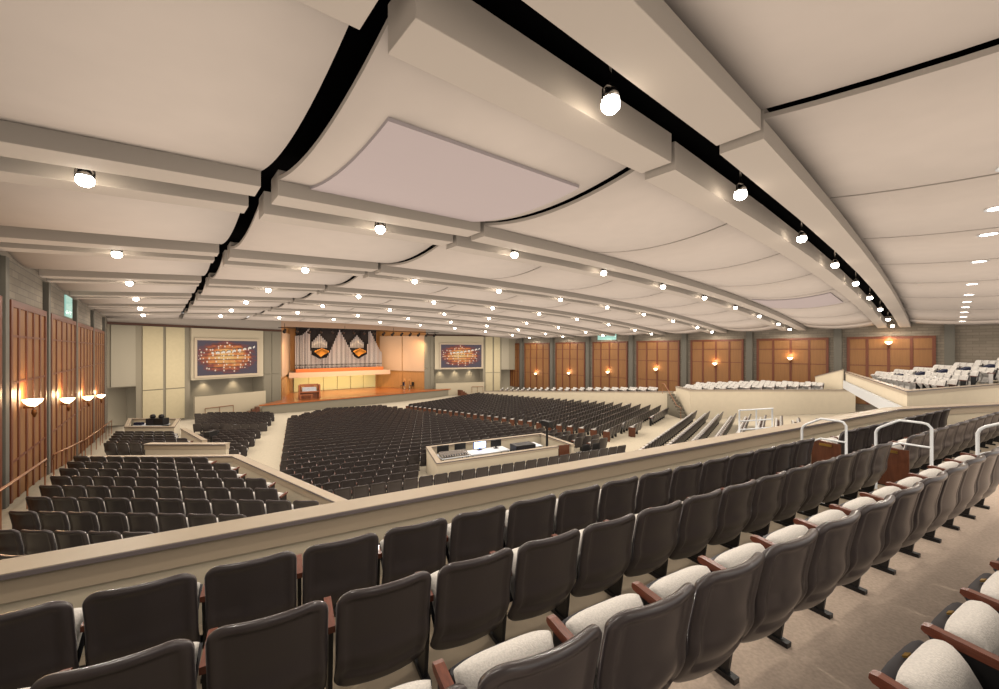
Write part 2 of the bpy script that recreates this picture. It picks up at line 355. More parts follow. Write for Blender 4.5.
for left in (True, False):
    S = SplayWall(left); side = 'left' if left else 'right'
    if left: cuts = dict(a=(109.5,136), pil=(136,141.5), c1=(141.5,163.5), c2=(164.8,185), pil2=(185,190), scr=(190,262), dk=(263,270.5), dk2=(271.2,280), end=281)
    else:    cuts = dict(a=(509,501), pil=(501,500.2), c1=(500.2,493.5), c2=(492.8,485), pil2=(485,483), scr=(483,434.5), dk=(434,430), dk2=(429.6,424), end=422.5)
    T = {k: (tuple(sorted(u_to_s(S.o,S.d,u) for u in v)) if isinstance(v, tuple) else u_to_s(S.o,S.d,v)) for k, v in cuts.items()}
    mb = MB(); S.rect(mb, -.2, S.L, 2.2, 3.3, -.25, 0); struct(mb, 'wall_upper_'+side, 'beam', f'beige band between the brown rail and ceiling on the {side} front wall', 'wall')
    mb = MB(); S.rect(mb, -.2, S.L, 1.0, 2.2, -.25, 0); S.rect(mb, -.2, S.L, -7, 1.0, -2.1, -1.85)
    S.rect(mb, T['pil'][0], T['pil2'][1], -7, 1.0, -1.9, 0); S.rect(mb, T['dk'][0], S.L, -7, 1.0, -1.9, 0)
    S.rect(mb, -.2, T['pil'][0], -3.0, 1.0, -1.9, 0); S.rect(mb, T['scr'][0], T['scr'][1], -2.7, 1.0, -1.9, 0)
    struct(mb, 'wall_front_'+side, 'greygreen', f'grey green splayed front wall on the {side} of the stage', 'wall')
    mb = MB(); S.rect(mb, -.1, S.L, 2.02, 2.22, 0, .1)
    struct(mb, 'trim_front_'+side, 'browntrim', f'dark brown rail along the top of the {side} front wall', 'trim')
    # fabric panels, each a thing of its own
    def panel(k, z0, z1, m, nm, label, dep=.08):
        mb = MB(); g = .05
        S.rect(mb, T[k][0]+g, T[k][1]-g, z0, z1, .01, dep); tag(mb.build(nm, m, bevel=.015), label, 'wall panel', group=f'fabric wall panels beside the {side} screen')
    panel('a', -2.95, 2.0, 'greypanel', 'wall_panel', f'tall pale grey wall panel in the corner beyond the {side} screen')
    panel('c1', -3.35, 2.0, 'creampanel', 'wall_panel', f'upper cream wall panel next to the grey corner panel, {side} of hall')
    panel('c2', -3.35, 2.0, 'creampanel', 'wall_panel', f'upper cream wall panel next to the framed {side} screen')
    panel('c1', -6.1, -3.42, 'creampanel', 'wall_panel', f'lower cream wall panel farther from the {side} screen')
    panel('c2', -6.1, -3.42, 'creampanel', 'wall_panel', f'lower cream wall panel nearer the {side} screen')
    panel('dk', -2.55, 2.0, 'darkgrey', 'wall_panel', f'upper grey wall panel beside the {side} screen surround')
    panel('dk2', -2.55, 2.0, 'darkgrey', 'wall_panel', f'upper grey wall panel beside the {side} stage opening')
    panel('dk', -6.1, -2.62, 'darkgrey', 'wall_panel', f'lower grey wall panel beside the {side} screen surround')
    panel('dk2', -6.1, -2.62, 'darkgrey', 'wall_panel', f'lower grey wall panel beside the {side} stage opening')
    # screen surround, screen
    mb = MB(); s0, s1 = T['scr']; S.rect(mb, s0, s1, -2.75, 2.0, 0, .25)
    struct(mb, 'trim_screen_'+side, 'surround', f'cream surround projecting around the {side} screen', 'surround')
    us = (192.5, 257.5) if left else (439, 482.2)
    t0, t1 = sorted(u_to_s(S.o,S.d,u) for u in us); t0 = max(t0, s0+.1); t1 = min(t1, s1-.1)
    zt, zb = (1.12, -2.6) if left else (1.0, -2.75)
    px, py = S.p((t0+t1)/2, .27); rot = atan2(S.n[1], S.n[0])+pi/2
    scr = thing('projection_screen', f'framed projection screen showing an orchestra on the {side} front wall', 'screen', px, py, zb, rot)
    w = (t1-t0)/2; h = zt-zb; fr = .22
    mb = MB(); mb.box(-w, w, -.1, 0, 0, fr); mb.box(-w, w, -.1, 0, h-fr, h); mb.box(-w, -w+fr, -.1, 0, fr, h-fr); mb.box(w-fr, w, -.1, 0, fr, h-fr)
    mb.build('frame', 'taupe', scr, bevel=.02)
    mb = MB(); mb.box(-w+fr, w-fr, -.03, -.005, fr, h-fr)
    # picture: dark violet hall, warm orange tiers, rows of pale dots
    im = bpy.data.materials.new('screen_picture_'+side); im.use_nodes = True; nt = im.node_tree; b = nt.nodes['Principled BSDF']
    tc = nt.nodes.new('ShaderNodeTexCoord'); sp = nt.nodes.new('ShaderNodeSeparateXYZ'); nt.links.new(tc.outputs['Generated'], sp.inputs[0])
    def mth(op, a, b_=None, c_=None):
        n = nt.nodes.new('ShaderNodeMath'); n.operation = op
        for i, q in enumerate((a, b_, c_)):
            if q is None: continue
            if isinstance(q, (int, float)): n.inputs[i].default_value = q
            else: nt.links.new(q, n.inputs[i])
        return n.outputs[0]
    X, Z = sp.outputs['X'], sp.outputs['Z']
    rx = mth('DIVIDE', mth('SUBTRACT', X, .48), .52); rz = mth('DIVIDE', mth('SUBTRACT', Z, .52), .5)
    rad = mth('ADD', mth('MULTIPLY', rx, rx), mth('MULTIPLY', rz, rz))
    nz = nt.nodes.new('ShaderNodeTexNoise'); nz.inputs['Scale'].default_value = 9; nt.links.new(tc.outputs['Generated'], nz.inputs['Vector'])
    rad2 = mth('ADD', rad, mth('MULTIPLY', mth('SUBTRACT', nz.outputs['Fac'], .5), 1.1))
    cr = nt.nodes.new('ShaderNodeValToRGB'); el = cr.color_ramp.elements
    el[0].position = 0; el[0].color = rgb(250, 190, 110); el[1].position = 1.0; el[1].color = rgb(78, 66, 78)
    for ps, cc in ((.3, rgb(228, 130, 60)), (.6, rgb(150, 62, 44)), (.8, rgb(110, 60, 62))):
        e = el.new(ps); e.color = cc
    nt.links.new(rad2, cr.inputs[0])
    vo = nt.nodes.new('ShaderNodeTexVoronoi'); vo.inputs['Scale'].default_value = 1.0
    mp = nt.nodes.new('ShaderNodeMapping'); mp.inputs['Scale'].default_value = (22, 1, 11); nt.links.new(tc.outputs['Generated'], mp.inputs['Vector']); nt.links.new(mp.outputs['Vector'], vo.inputs['Vector'])
    vo.inputs['Randomness'].default_value = .55
    dot = mth('LESS_THAN', vo.outputs['Distance'], .3); inside = mth('LESS_THAN', rad2, .75)
    bar = mth('LESS_THAN', mth('PINGPONG', mth('MULTIPLY', Z, 9.0), .5), .14)
    mx0 = nt.nodes.new('ShaderNodeMix'); mx0.data_type = 'RGBA'; nt.links.new(mth('MULTIPLY', mth('MULTIPLY', bar, inside), .7), mx0.inputs['Factor'])
    nt.links.new(cr.outputs['Color'], mx0.inputs['A']); mx0.inputs['B'].default_value = rgb(60, 34, 30)
    mx = nt.nodes.new('ShaderNodeMix'); mx.data_type = 'RGBA'; nt.links.new(mth('MULTIPLY', mth('MULTIPLY', dot, inside), .8), mx.inputs['Factor'])
    nt.links.new(mx0.outputs['Result'], mx.inputs['A']); mx.inputs['B'].default_value = rgb(255, 236, 210)
    ln = mth('SUBTRACT', Z, mth('ADD', mth('MULTIPLY', mth('MULTIPLY', X, X), .22), .6))
    wav = mth('PINGPONG', mth('MULTIPLY', X, 11.0), .5)
    blob = mth('MULTIPLY', mth('LESS_THAN', mth('ABSOLUTE', mth('ADD', ln, mth('MULTIPLY', wav, -.06))), .03), mth('MULTIPLY', mth('GREATER_THAN', X, .22), mth('LESS_THAN', X, .96)))
    dk = mth('MULTIPLY', mth('LESS_THAN', mth('ABSOLUTE', mth('SUBTRACT', ln, .045)), .03), mth('MULTIPLY', mth('GREATER_THAN', wav, .2), mth('MULTIPLY', mth('GREATER_THAN', X, .22), mth('LESS_THAN', X, .96))))
    mxa = nt.nodes.new('ShaderNodeMix'); mxa.data_type = 'RGBA'; nt.links.new(mth('MULTIPLY', dk, .85), mxa.inputs['Factor']); nt.links.new(mx.outputs['Result'], mxa.inputs['A']); mxa.inputs['B'].default_value = rgb(30, 18, 18)
    mxb = nt.nodes.new('ShaderNodeMix'); mxb.data_type = 'RGBA'; nt.links.new(mth('MULTIPLY', blob, mth('GREATER_THAN', wav, .17)), mxb.inputs['Factor']); nt.links.new(mxa.outputs['Result'], mxb.inputs['A']); mxb.inputs['B'].default_value = rgb(250, 232, 210)
    mx = mxb
    nt.links.new(mx.outputs['Result'], b.inputs['Emission Color']); b.inputs['Emission Strength'].default_value = .75
    b.inputs['Base Color'].default_value = (.02, .02, .02, 1); b.inputs['Roughness'].default_value = .6
    mb.build('screen_surface', [im], scr)
    # low wall + handrail in the alcove under the screen
    mb = MB(); S.rect(mb, s0+.05, s1-.05, -6.9, -4.25 if left else -4.7, .55, .75)
    struct(mb, 'wall_alcove_'+side, 'surround', f'low cream wall in the alcove under the {side} screen', 'low wall')
    a, b_ = (S.p(s0+.8, .9), S.p(s0+3.2, .9)) if left else (S.p(s0+.3, .9), S.p(s0+2.0, .9)); 
    hr = thing('handrail', f'short wooden handrail in front of the low wall under the {side} screen', 'handrail', a[0], a[1], z_main(*a))
    L = hypot(b_[0]-a[0], b_[1]-a[1]); dx, dy = b_[0]-a[0], b_[1]-a[1]
    MB().tube([(0,0,.9),(dx,dy,.9)], .035).build('rail', 'rail', hr)
    for q in (0, .5, 1): MB().tube([(dx*q,dy*q,0.0),(dx*q,dy*q,.88)], .025).build('post', 'rail', hr)
    # downlights in the alcove soffit
    for i in range(2 if left else 3):
        t = lerp(s0, s1, (i+.7)/(2.4 if left else 3.2)); x, y = S.p(t, -1.45)
        mb = MB(); mb.lathe([(.14,-.03),(.14,0)], 12, (0,0,0)); o = mb.build('downlight', 'dl', zoff=0); o.location = (x, y, -2.7+CZ-.01)
        tag(o, f'{nth(i+1)} small downlight from the hall corner in the alcove under the {side} screen', 'light', group=f'downlights under the {side} screen')
        l = bpy.data.lights.new('alcove_lamp', 'SPOT'); l.energy = 130; l.color = (1,.88,.7); l.spot_size = radians(95); l.spot_blend = .8; l.shadow_soft_size = .08
        lo = bpy.data.objects.new('alcove_lamp', l); COL.objects.link(lo); lo.location = (x, y, -2.8+CZ)
# stage recess -------------------------------------------------------
ZS = -5.5
BACK = 56.0
mb = MB()
mb.prism([hall(48.2,10.2), hall(BACK,13.0), hall(BACK,24.4), hall(48.2,28.4), hall(46.4,32.6), hall(45.9,24.5), hall(45.4,16), hall(45.2,7.6)], ZS-.12, ZS)
struct(mb, 'floor_stage', 'stagewood', 'glossy orange wooden stage floor', 'stage floor')
mb = MB(); mb.prism([hall(48.0,10.0), hall(48.0,28.6), hall(46.5,32.2), hall(46.05,24.5), hall(45.55,16), hall(45.35,7.9)], -7, ZS-.12)
struct(mb, 'wall_stage_apron', 'greygreen', 'grey green front apron of the stage', 'stage apron')
mb = MB()
mb.prism([hall(BACK,9), hall(BACK,29), hall(BACK+.3,29), hall(BACK+.3,9)], -7, 4)
mb.prism(wall_quad(hall(48.2,10.2), hall(BACK,12.8), 0, 0, .2, 1), -7, 4); mb.prism(wall_quad(hall(48.2,28.4), hall(BACK,24.6), 0, 0, .2, -1), -7, 4)
struct(mb, 'wall_stage_recess', 'orangewood', 'warm honey walls enclosing the stage recess', 'wall')
# orange side panels of the recess
for left in (True, False):
    o, e = (hall(48.2,10.2), hall(BACK,12.8)) if left else (hall(48.2,28.4), hall(BACK,24.6))
    L = hypot(e[0]-o[0], e[1]-o[1]); d = ((e[0]-o[0])/L, (e[1]-o[1])/L); n = (d[1], -d[0]) if left else (-d[1], d[0])
    sd = 'left' if left else 'right'
    def pp(t, dep): return (o[0]+d[0]*t+n[0]*dep, o[1]+d[1]*t+n[1]*dep)
    for i, (t0, t1) in enumerate(((.1, 3.9), (4.05, 8.0))):
        mb = MB(); mb.prism([pp(t0,.02), pp(t1,.02), pp(t1,.12), pp(t0,.12)], -3.0, 2.05)
        tag(mb.build('side_panel', 'peach', bevel=.02), f'peach panel high on the {sd} stage side, {"near the hall" if i == 0 else "near the organ"}', 'wall panel', group='peach panels flanking the organ')
        mb = MB(); mb.prism([pp(t0,.02), pp(t1,.02), pp(t1,.1), pp(t0,.1)], ZS, -3.25)
        tag(mb.build('side_panel', 'orangewood', bevel=.02), f'honey wood panel low on the {sd} stage side, {"near the hall" if i == 0 else "near the organ"}', 'wall panel', group='wood panels flanking the stage')
# ledge under the organ, pale panels beneath it
OA = 53.0
mb = MB(); mb.prism([hall(OA-.3,12.0), hall(OA-.3,25.2), hall(BACK,24.7), hall(BACK,12.7)], -3.45, -2.82)
struct(mb, 'trim_organ_ledge', 'pinkledge', 'pinkish ledge carrying the pipe organ', 'ledge')
for i in range(6):
    r0, r1 = 13.3+i*1.85, 13.3+(i+1)*1.85-.06
    mb = MB(); mb.prism([hall(BACK-.16,r0), hall(BACK-.16,r1), hall(BACK-.06,r1), hall(BACK-.06,r0)], ZS+.02, -3.47)
    tag(mb.build('backdrop_panel', 'creamglow', bevel=.01), f'{nth(i+1)} pale maple panel from the console side under the organ ledge', 'wall panel', group='maple panels below the organ')
for i in range(3):  # fill light added under the ledge to brighten the maple panels; no fixture
    l = bpy.data.lights.new('ledge_fill', 'AREA'); l.shape = 'RECTANGLE'; l.size = 3.4; l.size_y = .25; l.energy = 60; l.color = (1, .78, .42)
    lo = bpy.data.objects.new('ledge_fill', l); COL.objects.link(lo); q = hall(53.6, 15.0+i*3.6); lo.location = (q[0], q[1], -3.5+CZ)
    lo.rotation_euler = Vector((AX[0]*1.0, AX[1]*1.0, -.55)).to_track_quat('-Z', 'Y').to_euler()
# pipe organ
org = thing('pipe_organ', 'large pipe organ with silver pipe towers above the stage', 'organ', *hall(OA,18.6), -2.82, atan2(RX[1],RX[0]))
mb = MB(); mb.box(-5.75, 5.75, .1, .9, 0, .42); mb.build('case_base', 'orangebase', org, bevel=.03)
mb = MB(); mb.box(-5.2, 5.6, 2.2, 2.4, 0.0, 6.3); mb.build('backing', 'drape', org)
for i in range(4):      # dark draped lobes behind the towers
    mb = MB(); mb.lathe([(0.01,-.15),(1.1,-.1),(1.2,0),(1.1,.1),(0.01,.15)], 20, (-3.85+i*2.7, 2.1, 4.9), axis='y'); mb.build('drape_lobe', 'drape', org)
def org_uv(u, v):   # pixel reading -> local x, height on the facade plane (measured once from the photograph)
    k = (u-UC)/F; Y = (OA)/(AX[0]*k+AX[1]); x = k*Y; a, r = to_hall(x, Y); return r-18.6, (VH-v)/F*Y+2.82
env = [(295,336),(303,335),(310.3,328),(311.5,350),(313,355),(321,359),(328,357.5),(341,329.5),(355,356.5),(360,359),(368.5,354),(369.5,332),(371.5,331),(376,341),(382.5,352)]
EL = [org_uv(*e) for e in env]
def envz(x):
    if x <= EL[0][0]: return EL[0][1]
    for (x0,z0),(x1,z1) in zip(EL, EL[1:]):
        if x <= x1: return lerp(z0, z1, (x-x0)/(x1-x0))
    return EL[-1][1]
N = 66
for i in range(N):
    x = lerp(-5.65, 5.65, i/(N-1)); zt = max(1.2, envz(x)); rr = .062+.012*sin(i*1.7)
    yy = .45+.12*cos(x*2.2)
    mb = MB(); mb.tube([(x,yy,.42),(x,yy,.62),(x,yy,.8),(x,yy,zt)], [.012,rr*.6,rr,rr], 7); mb.box(x-.03, x+.03, yy-.085, yy-.05, .82, .98, 1); mb.build('pipe', ['pipe','black'], org)
for sx in (-2.55, 2.45):
    for j in range(7):      # glowing trumpet clusters and their pale canopies between the towers
        a = (j-3)*.3
        mb = MB(); mb.tube([(sx+a*.35,.9,1.9+.1*abs(j-3)),(sx+a*.85,.35,3.0-.12*abs(j-3))], [.04,.17], 8); mb.build('trumpet', 'gilt', org)
    for j in range(9):
        a = (j-4)*.22; mb = MB(); mb.tube([(sx+a,1.5,3.1),(sx+a,1.5,4.9-abs(a)*1.1)], .1, 7); mb.build('rank_pipe', 'pipe', org)
# organ console
cx, cy = at_z(309.3, 398.6, ZS)
con = thing('organ_console', 'wooden organ console with white keyboards on the orange stage', 'organ console', cx, cy, ZS, atan2(RX[1],RX[0])-.2)
MB().box(-1.1,-.95,-.5,.55,0,1.55).build('side', 'console', con, bevel=.02); MB().box(.95,1.1,-.5,.55,0,1.55).build('side', 'console', con, bevel=.02)
MB().box(-.95,.95,.3,.5,0,1.62).build('back', 'console', con); MB().box(-.95,.95,-.45,.3,.72,.86).build('key_desk', 'console', con, bevel=.02)
for k in range(4): MB().box(-.72,.72,-.3+k*.13,-.18+k*.13,.88+k*.11,.95+k*.11).build('keyboard', 'paper', con)
MB().box(-.85,-.5,.12,.28,.9,1.45).build('stop_jamb', 'orangewood', con); MB().box(.5,.85,.12,.28,.9,1.45).build('stop_jamb', 'orangewood', con)
bx, by = cx+.1, cy-.9
bn = thing('organ_bench', 'low wooden bench in front of the organ console', 'bench', bx, by, ZS, atan2(RX[1],RX[0])-.2)
MB().box(-.65,.65,-.18,.18,.48,.56).build('seat', 'console', bn, bevel=.015)
for s in (-.55, .55): MB().box(s-.04,s+.04,-.16,.16,0,.48).build('leg', 'console', bn)
# stands on the stage, folded chairs near the wing
for i, u in enumerate((404.5, 409.5)):
    x, y = at_z(u, 389.3, ZS)
    o = thing('music_stand', f'slim pale stand on the stage, {"nearer the console" if i == 0 else "farther from the console"} of the two', 'stand', x, y, ZS, .7, group='two slim stands on the stage')
    MB().tube([(0,0,.02),(0,0,1.25)], .03).build('pole', 'chrome', o); MB().lathe([(.2,0),(.2,.02),(.03,.04)], 12).build('foot', 'black', o)
    MB().box(-.16,.16,-.03,.0,1.2,1.5).build('desk', 'orangewood', o)
for i, (u, m) in enumerate(((402.5,'navy'), (410,'black'))):
    x, y = at_z(u, 387.5, ZS) if i == 0 else at_z(411, 388.5, ZS)
    x, y = hall(50.5-i*.6, 26.0+i*1.1)
    o = thing('stage_chair', 'blue chair standing near the stage wing' if i == 0 else 'black chair standing near the stage wing', 'chair', x, y, ZS, -.6)
    MB().box(-.22,.22,-.22,.22,.42,.47).build('seat', m, o); MB().box(-.22,.22,.19,.23,.5,.95).build('backrest', m, o)
    for sx in (-.2,.2):
        for sy in (-.2,.2): MB().tube([(sx,sy,0),(sx,sy,.42)], .015).build('leg', 'black', o)
# brown steps at either side of the stage
for left in (True, False):
    mb = MB(); base = 7.4 if left else 31.6
    for k in range(5):
        r0 = base-.32*k if left else base+.4+.32*k
        a0 = 44.6 if left else 44.5
        mb.prism([hall(a0,r0-.16), hall(a0,r0+.16), hall(a0+.85,r0+.16), hall(a0+.85,r0-.16)], -6.75, ZS-.12-.2*k)
    tag(mb.build('stage_stairs', 'endwood'), 'brown carpeted steps at the left end of the stage' if left else 'brown carpeted steps at the right end of the stage', 'stairs')
# ================================================================== WOOD WALL PANELS + SCONCES
def wood_panel(W, r_sign, x, y, rot, w, z0, z1, label, cols=4, rows=(.36, .68)):
    """local +y points into the room"""
    o = thing('wood_wall_panel', label, 'wall panel', x, y, z0, rot, group='wood panels along the side walls')
    h = z1-z0; mb = MB(); fw = .18
    mb.box(-w/2, -w/2+fw, .01, .13, 0, h); mb.box(w/2-fw, w/2, .01, .13, 0, h); mb.box(-w/2+fw, w/2-fw, .01, .13, h-fw, h)
    mb.build('frame', 'woodframe', o)
    mb = MB(); mb.box(-w/2+fw, w/2-fw, .01, .09, 0, h-fw); mb.build('infill', 'woodpanel', o)
    for i in range(1, cols):
        xx = -w/2+w*i/cols; ww = .17 if cols <= 4 else .16
        mb = MB(); mb.box(xx-ww/2, xx+ww/2, .09, .12, 0, h-fw); mb.build('mullion', 'woodframe', o)
    for q in (h-.95, h-2.2, h-4.3):
        if q > .5:
            mb = MB(); mb.box(-w/2+fw, w/2-fw, .09, .115, q-.03, q+.03); mb.build('crossbar', 'woodframe', o)
    return o
def sconce(x, y, z, rot, label, en=14):
    o = thing('wall_sconce', label, 'wall lamp', x, y, z, rot, group='glowing wall sconces')
    mb = MB(); mb.lathe([(.02,-.15),(.09,-.1),(.18,.0),(.21,.08),(.18,.08),(.15,.0)], 16, (0,.3,0)); mb.build('bowl', 'sconce', o)
    MB().box(-.07,.07,.13,.33,-.17,-.1).build('bracket', 'bronze', o); MB().lathe([(.02,-.42),(.06,-.3),(.05,-.2)], 10, (0,.33,-.02)).build('finial', 'bronze', o)
    l = bpy.data.lights.new('sconce_lamp', 'POINT'); l.energy = en; l.color = (1, .62, .32); l.shadow_soft_size = .12
    lo = bpy.data.objects.new('sconce_lamp', l); COL.objects.link(lo); lo.parent = o; lo.location = (0, .33, .25)
LROT = atan2(-AX[1], -AX[0])      # local +x = away from stage so that +y points into the hall (r+)
LROT = atan2(AX[1], AX[0])-pi
for i, (a0, a1, z0, sz) in enumerate(((9.6,15.2,-3.9,-1.1), (16.0,20.3,-4.6,-1.49), (21.1,26.7,-5.2,-1.99), (27.2,33.1,-5.9,-2.46), (33.6,39.5,-6.4,-2.9))):
    x, y = hall((a0+a1)/2, R0)
    wood_panel(None, 1, x, y, LROT, a1-a0, z0, 1.32, f'tall wood wall panel, {nth(i+1)} from the terrace on the left side wall', cols=5)
    mid = hall((12.2,17.2,22.9,28.9,34.9)[i], R0); sconce(mid[0], mid[1], sz, LROT, f'glowing sconce on the {nth(i+1)} wood panel from terrace, left side wall', 60)
RROT = atan2(AX[1], AX[0])
tR = [(-1, 'half hidden by the front wall')]
def right_pt(u):
    k = (u-UC)/F; y = R1/(RX[0]*k+RX[1]); return to_hall(k*y, y)[0]
for i, (u0, u1, us, vs) in enumerate(((510.5,520,None,None), (525,550,537,373.5), (556,585.5,570,373), (593,628,609,372), (637,680,657,369), (691,744,716,363.5), (757,829,791,358), (847,936,889,342.5))):
    a0, a1 = right_pt(u0), right_pt(u1); ac = (a0+a1)/2; x, y = hall(ac, R1)
    nm = f'wide wood wall panel, {nth(i+1)} from the stage corner on the right wall'
    wood_panel(None, -1, x, y, RROT, a0-a1, -5.6 if i < 5 else -4.2, 1.02, nm, cols=4)
    if us:
        a = right_pt(us); x, y = hall(a, R1); yy = y
        sconce(x, y, (VH-vs)/F*y-.02, RROT, f'glowing sconce on the {nth(i+1)} wood panel from stage corner, right wall', 22)
# wall columns
cl = [15.6, 20.7, 26.95, 33.35, 39.8]
for i, a in enumerate(cl):
    mb = MB(); mb.prism([hall(a-.16,R0), hall(a+.16,R0), hall(a+.16,R0+.14), hall(a-.16,R0+.14)], -6.9, 2.35)
    struct(mb, f'column_left_{i+1}', 'column', f'grey concrete column, {nth(i+1)} from the terrace on the left side wall', 'column')
for i, u in enumerate((522.5, 553, 589, 632.5, 685.5, 750.5, 838.5, 949.5)):
    a = right_pt(u); w = .24
    mb = MB(); mb.prism([hall(a-w,R1), hall(a+w,R1), hall(a+w,R1-.4), hall(a-w,R1-.4)], -6.9, 2.3)
    struct(mb, f'column_right_{i+1}', 'column', f'grey concrete column, {nth(i+1)} from the stage corner on the right wall', 'column')
# clerestory windows
mb = MB(); mb.prism([hall(24.6,R0+.01), hall(26.2,R0+.01), hall(26.2,R0+.06), hall(24.6,R0+.06)], 1.45, 2.35)
o = struct(mb, 'window_1', 'glass', 'small green clerestory window above the left wood panels', 'window')
a = right_pt(607); mb = MB(); mb.prism([hall(a-1.3,R1-.01), hall(a+1.3,R1-.01), hall(a+1.3,R1-.06), hall(a-1.3,R1-.06)], 1.25, 1.95)
struct(mb, 'window_2', 'glass', 'small green clerestory window above the right wood panels', 'window')
# handrails on the left wall
for i, (a0, a1) in enumerate(((10.5, 17.2), (18.2, 24.5), (25.2, 31.5), (32.5, 38.5))):
    p, q = hall(a0, R0+.55), hall(a1, R0+.55)
    z0, z1 = z_side(p[1]), z_side(min(q[1], 27.3)) if q[1] < 27.4 else z_main(*q)
    o = thing('handrail', f'wooden aisle handrail, {nth(i+1)} from the terrace along the left wall', 'handrail', p[0], p[1], z0, group='handrails along the left wall')
    dx, dy, dz = q[0]-p[0], q[1]-p[1], z1-z0
    MB().tube([(-.1,.1,.75),(0,0,.92),(dx,dy,dz+.92),(dx+.1,dy-.1,dz+.75)], .03).build('rail', 'rail', o)
    for s in (.02, .35, .68, .98):
        xx, yy = dx*s, dy*s; zf = (z_side(p[1]+yy) if p[1]+yy < 27.4 else z_main(p[0]+xx, p[1]+yy))-z0
        MB().tube([(xx,yy,zf),(xx,yy,dz*s+.9)], .018).build('post', 'rail', o)
# ================================================================== CEILING
ZC = lambda r: 3.04-0.0018*(r-14)**2
PIT = 4.75
GAPS = [1.46, 6.2]+[1.35+PIT*i for i in range(2, 9)]          # lines between panel columns, running towards the stage
COLS = []
edges = [R0]+GAPS+[R1]
for i in range(len(edges)-1):
    g0 = 0 if i == 0 else (.13 if i == 1 else .06 if i == 2 else .045); g1 = 0 if i == len(edges)-2 else (.13 if i == 0 else .06 if i == 1 else .045)
    COLS.append((edges[i]+g0, edges[i+1]-g1))
TR = [2.5+6.1*n for n in range(7)]
NB = (-.86, -.30); FB = (.36, .88)             # near and far beams of each trough, measured from its centre line
def zcol(ci, r):
    if ci >= 2: return ZC(r)-.03      # from the third column on the beams run on without steps
    r0, r1 = COLS[ci]; z0, z1 = ZC(r0), ZC(r1); t = (r-r0)/(r1-r0); return lerp(z0-.04, z1+.05, t)
cname = ['against the left wall','second from the left wall','third from the left wall','fourth from the left wall','fifth from the left wall','sixth from the left wall','seventh from the left wall','eighth from the left wall','ninth from the left wall','against the right wall']
bname = ['above the camera']+[f'between the {nth(i)} and {nth(i+1)} light slots' for i in range(1,7)]+['over the stage front']
for ci, (r0, r1) in enumerate(COLS):
    for bi in range(len(TR)+1):
        a0 = -7.0 if bi == 0 else TR[bi-1]+FB[1]; a1 = TR[bi]+NB[0] if bi < len(TR) else 47.4
        bays = [(a0, a1)]
        for (b0, b1) in bays:
            nu, nv = 16, 3; top = []; 
            for i in range(nu):
                t = i/(nu-1); a = lerp(b0, b1, t)
                for j in range(nv):
                    r = lerp(r0, r1, j/(nv-1)); amx = min(front_a(r)-.02, 48.1) if bi == len(TR) else 99
                    tt = 2*t-1 if bi > 0 else (2*max(0,(t-.2)/.8)-1)
                    aa = min(a, amx); x, y = hall(aa, r); top.append((x, y, zcol(ci, r)+.27-.27*(1-tt*tt)))
            mb = MB(); n = nu*nv; vs = top+[(x,y,z+.07) for x,y,z in top]; fs = []
            for i in range(nu-1):
                for j in range(nv-1):
                    A_, B_, C_, D_ = i*nv+j, (i+1)*nv+j, (i+1)*nv+j+1, i*nv+j+1
                    fs += [(D_,C_,B_,A_), (n+A_,n+B_,n+C_,n+D_)]
            mb.add(vs, fs, 0, True)
            ring = [(i*nv) for i in range(nu)]+[(nu-1)*nv+j for j in range(1,nv)]+[i*nv+nv-1 for i in range(nu-2,-1,-1)]+[j for j in range(nv-2,0,-1)]
            mb2 = [ (ring[i], ring[(i+1)%len(ring)], n+ring[(i+1)%len(ring)], n+ring[i]) for i in range(len(ring))]
            for f in mb2: mb.f.append(list(f)); mb.m.append(1); mb.sm.append(False)
            o = mb.build('ceiling_panel', ['ceil', 'beam']); tag(o, f'curved ceiling panel {cname[ci]}, {bname[bi]}', 'ceiling panel', kind='structure', group='curved ceiling panels')
    for ti, ta in enumerate(TR):
        for nm, (d0, d1) in (('near', NB), ('far', FB)):
            mb = MB(); ra, rb = (r0-(.045 if ci > 2 else 0), r1+(.045 if 2 <= ci < len(COLS)-1 else 0))
            q = [hall(ta+d0,ra), hall(ta+d1,ra), hall(ta+d1,rb), hall(ta+d0,rb)]
            zz = lambda x, y: zcol(ci, to_hall(x,y)[1])
            mb.prism(q, zz, lambda x, y: zz(x,y)+.46)
            o = mb.build('ceiling_beam', 'beam', bevel=.008 if ci < 2 else 0)
            tag(o, f'{"camera" if nm == "near" else "stage"} side box beam of the {nth(ti+1)} light slot, {cname[ci]}', 'ceiling beam', kind='structure', group='box beams along the light slots')
mb = MB(); nu = 14
for i in range(nu-1):
    ra, rb = lerp(R0,R1,i/(nu-1)), lerp(R0,R1,(i+1)/(nu-1))
    p = [hall(-8,ra), hall(49,ra), hall(49,rb), hall(-8,rb)]
    vs = [(p[0][0],p[0][1],ZC(ra)+.85),(p[1][0],p[1][1],ZC(ra)+.85),(p[2][0],p[2][1],ZC(rb)+.85),(p[3][0],p[3][1],ZC(rb)+.85)]
    mb.add(vs, [(0,1,2,3)][::1], 0)
struct(mb, 'ceiling', 'void', 'black void above the hanging ceiling panels', 'ceiling')
# stage ceiling
mb = MB(); mb.prism([hall(48.4,9.5), hall(48.4,29), hall(BACK+.3,26), hall(BACK+.3,12)], 3.15, 3.3)
mb.prism([hall(48.2,10.2), hall(48.2,28.4), hall(48.4,28.4), hall(48.4,10.2)], 2.6, 3.3)
struct(mb, 'ceiling_stage', 'pinkledge', 'pinkish ceiling above the stage', 'ceiling')
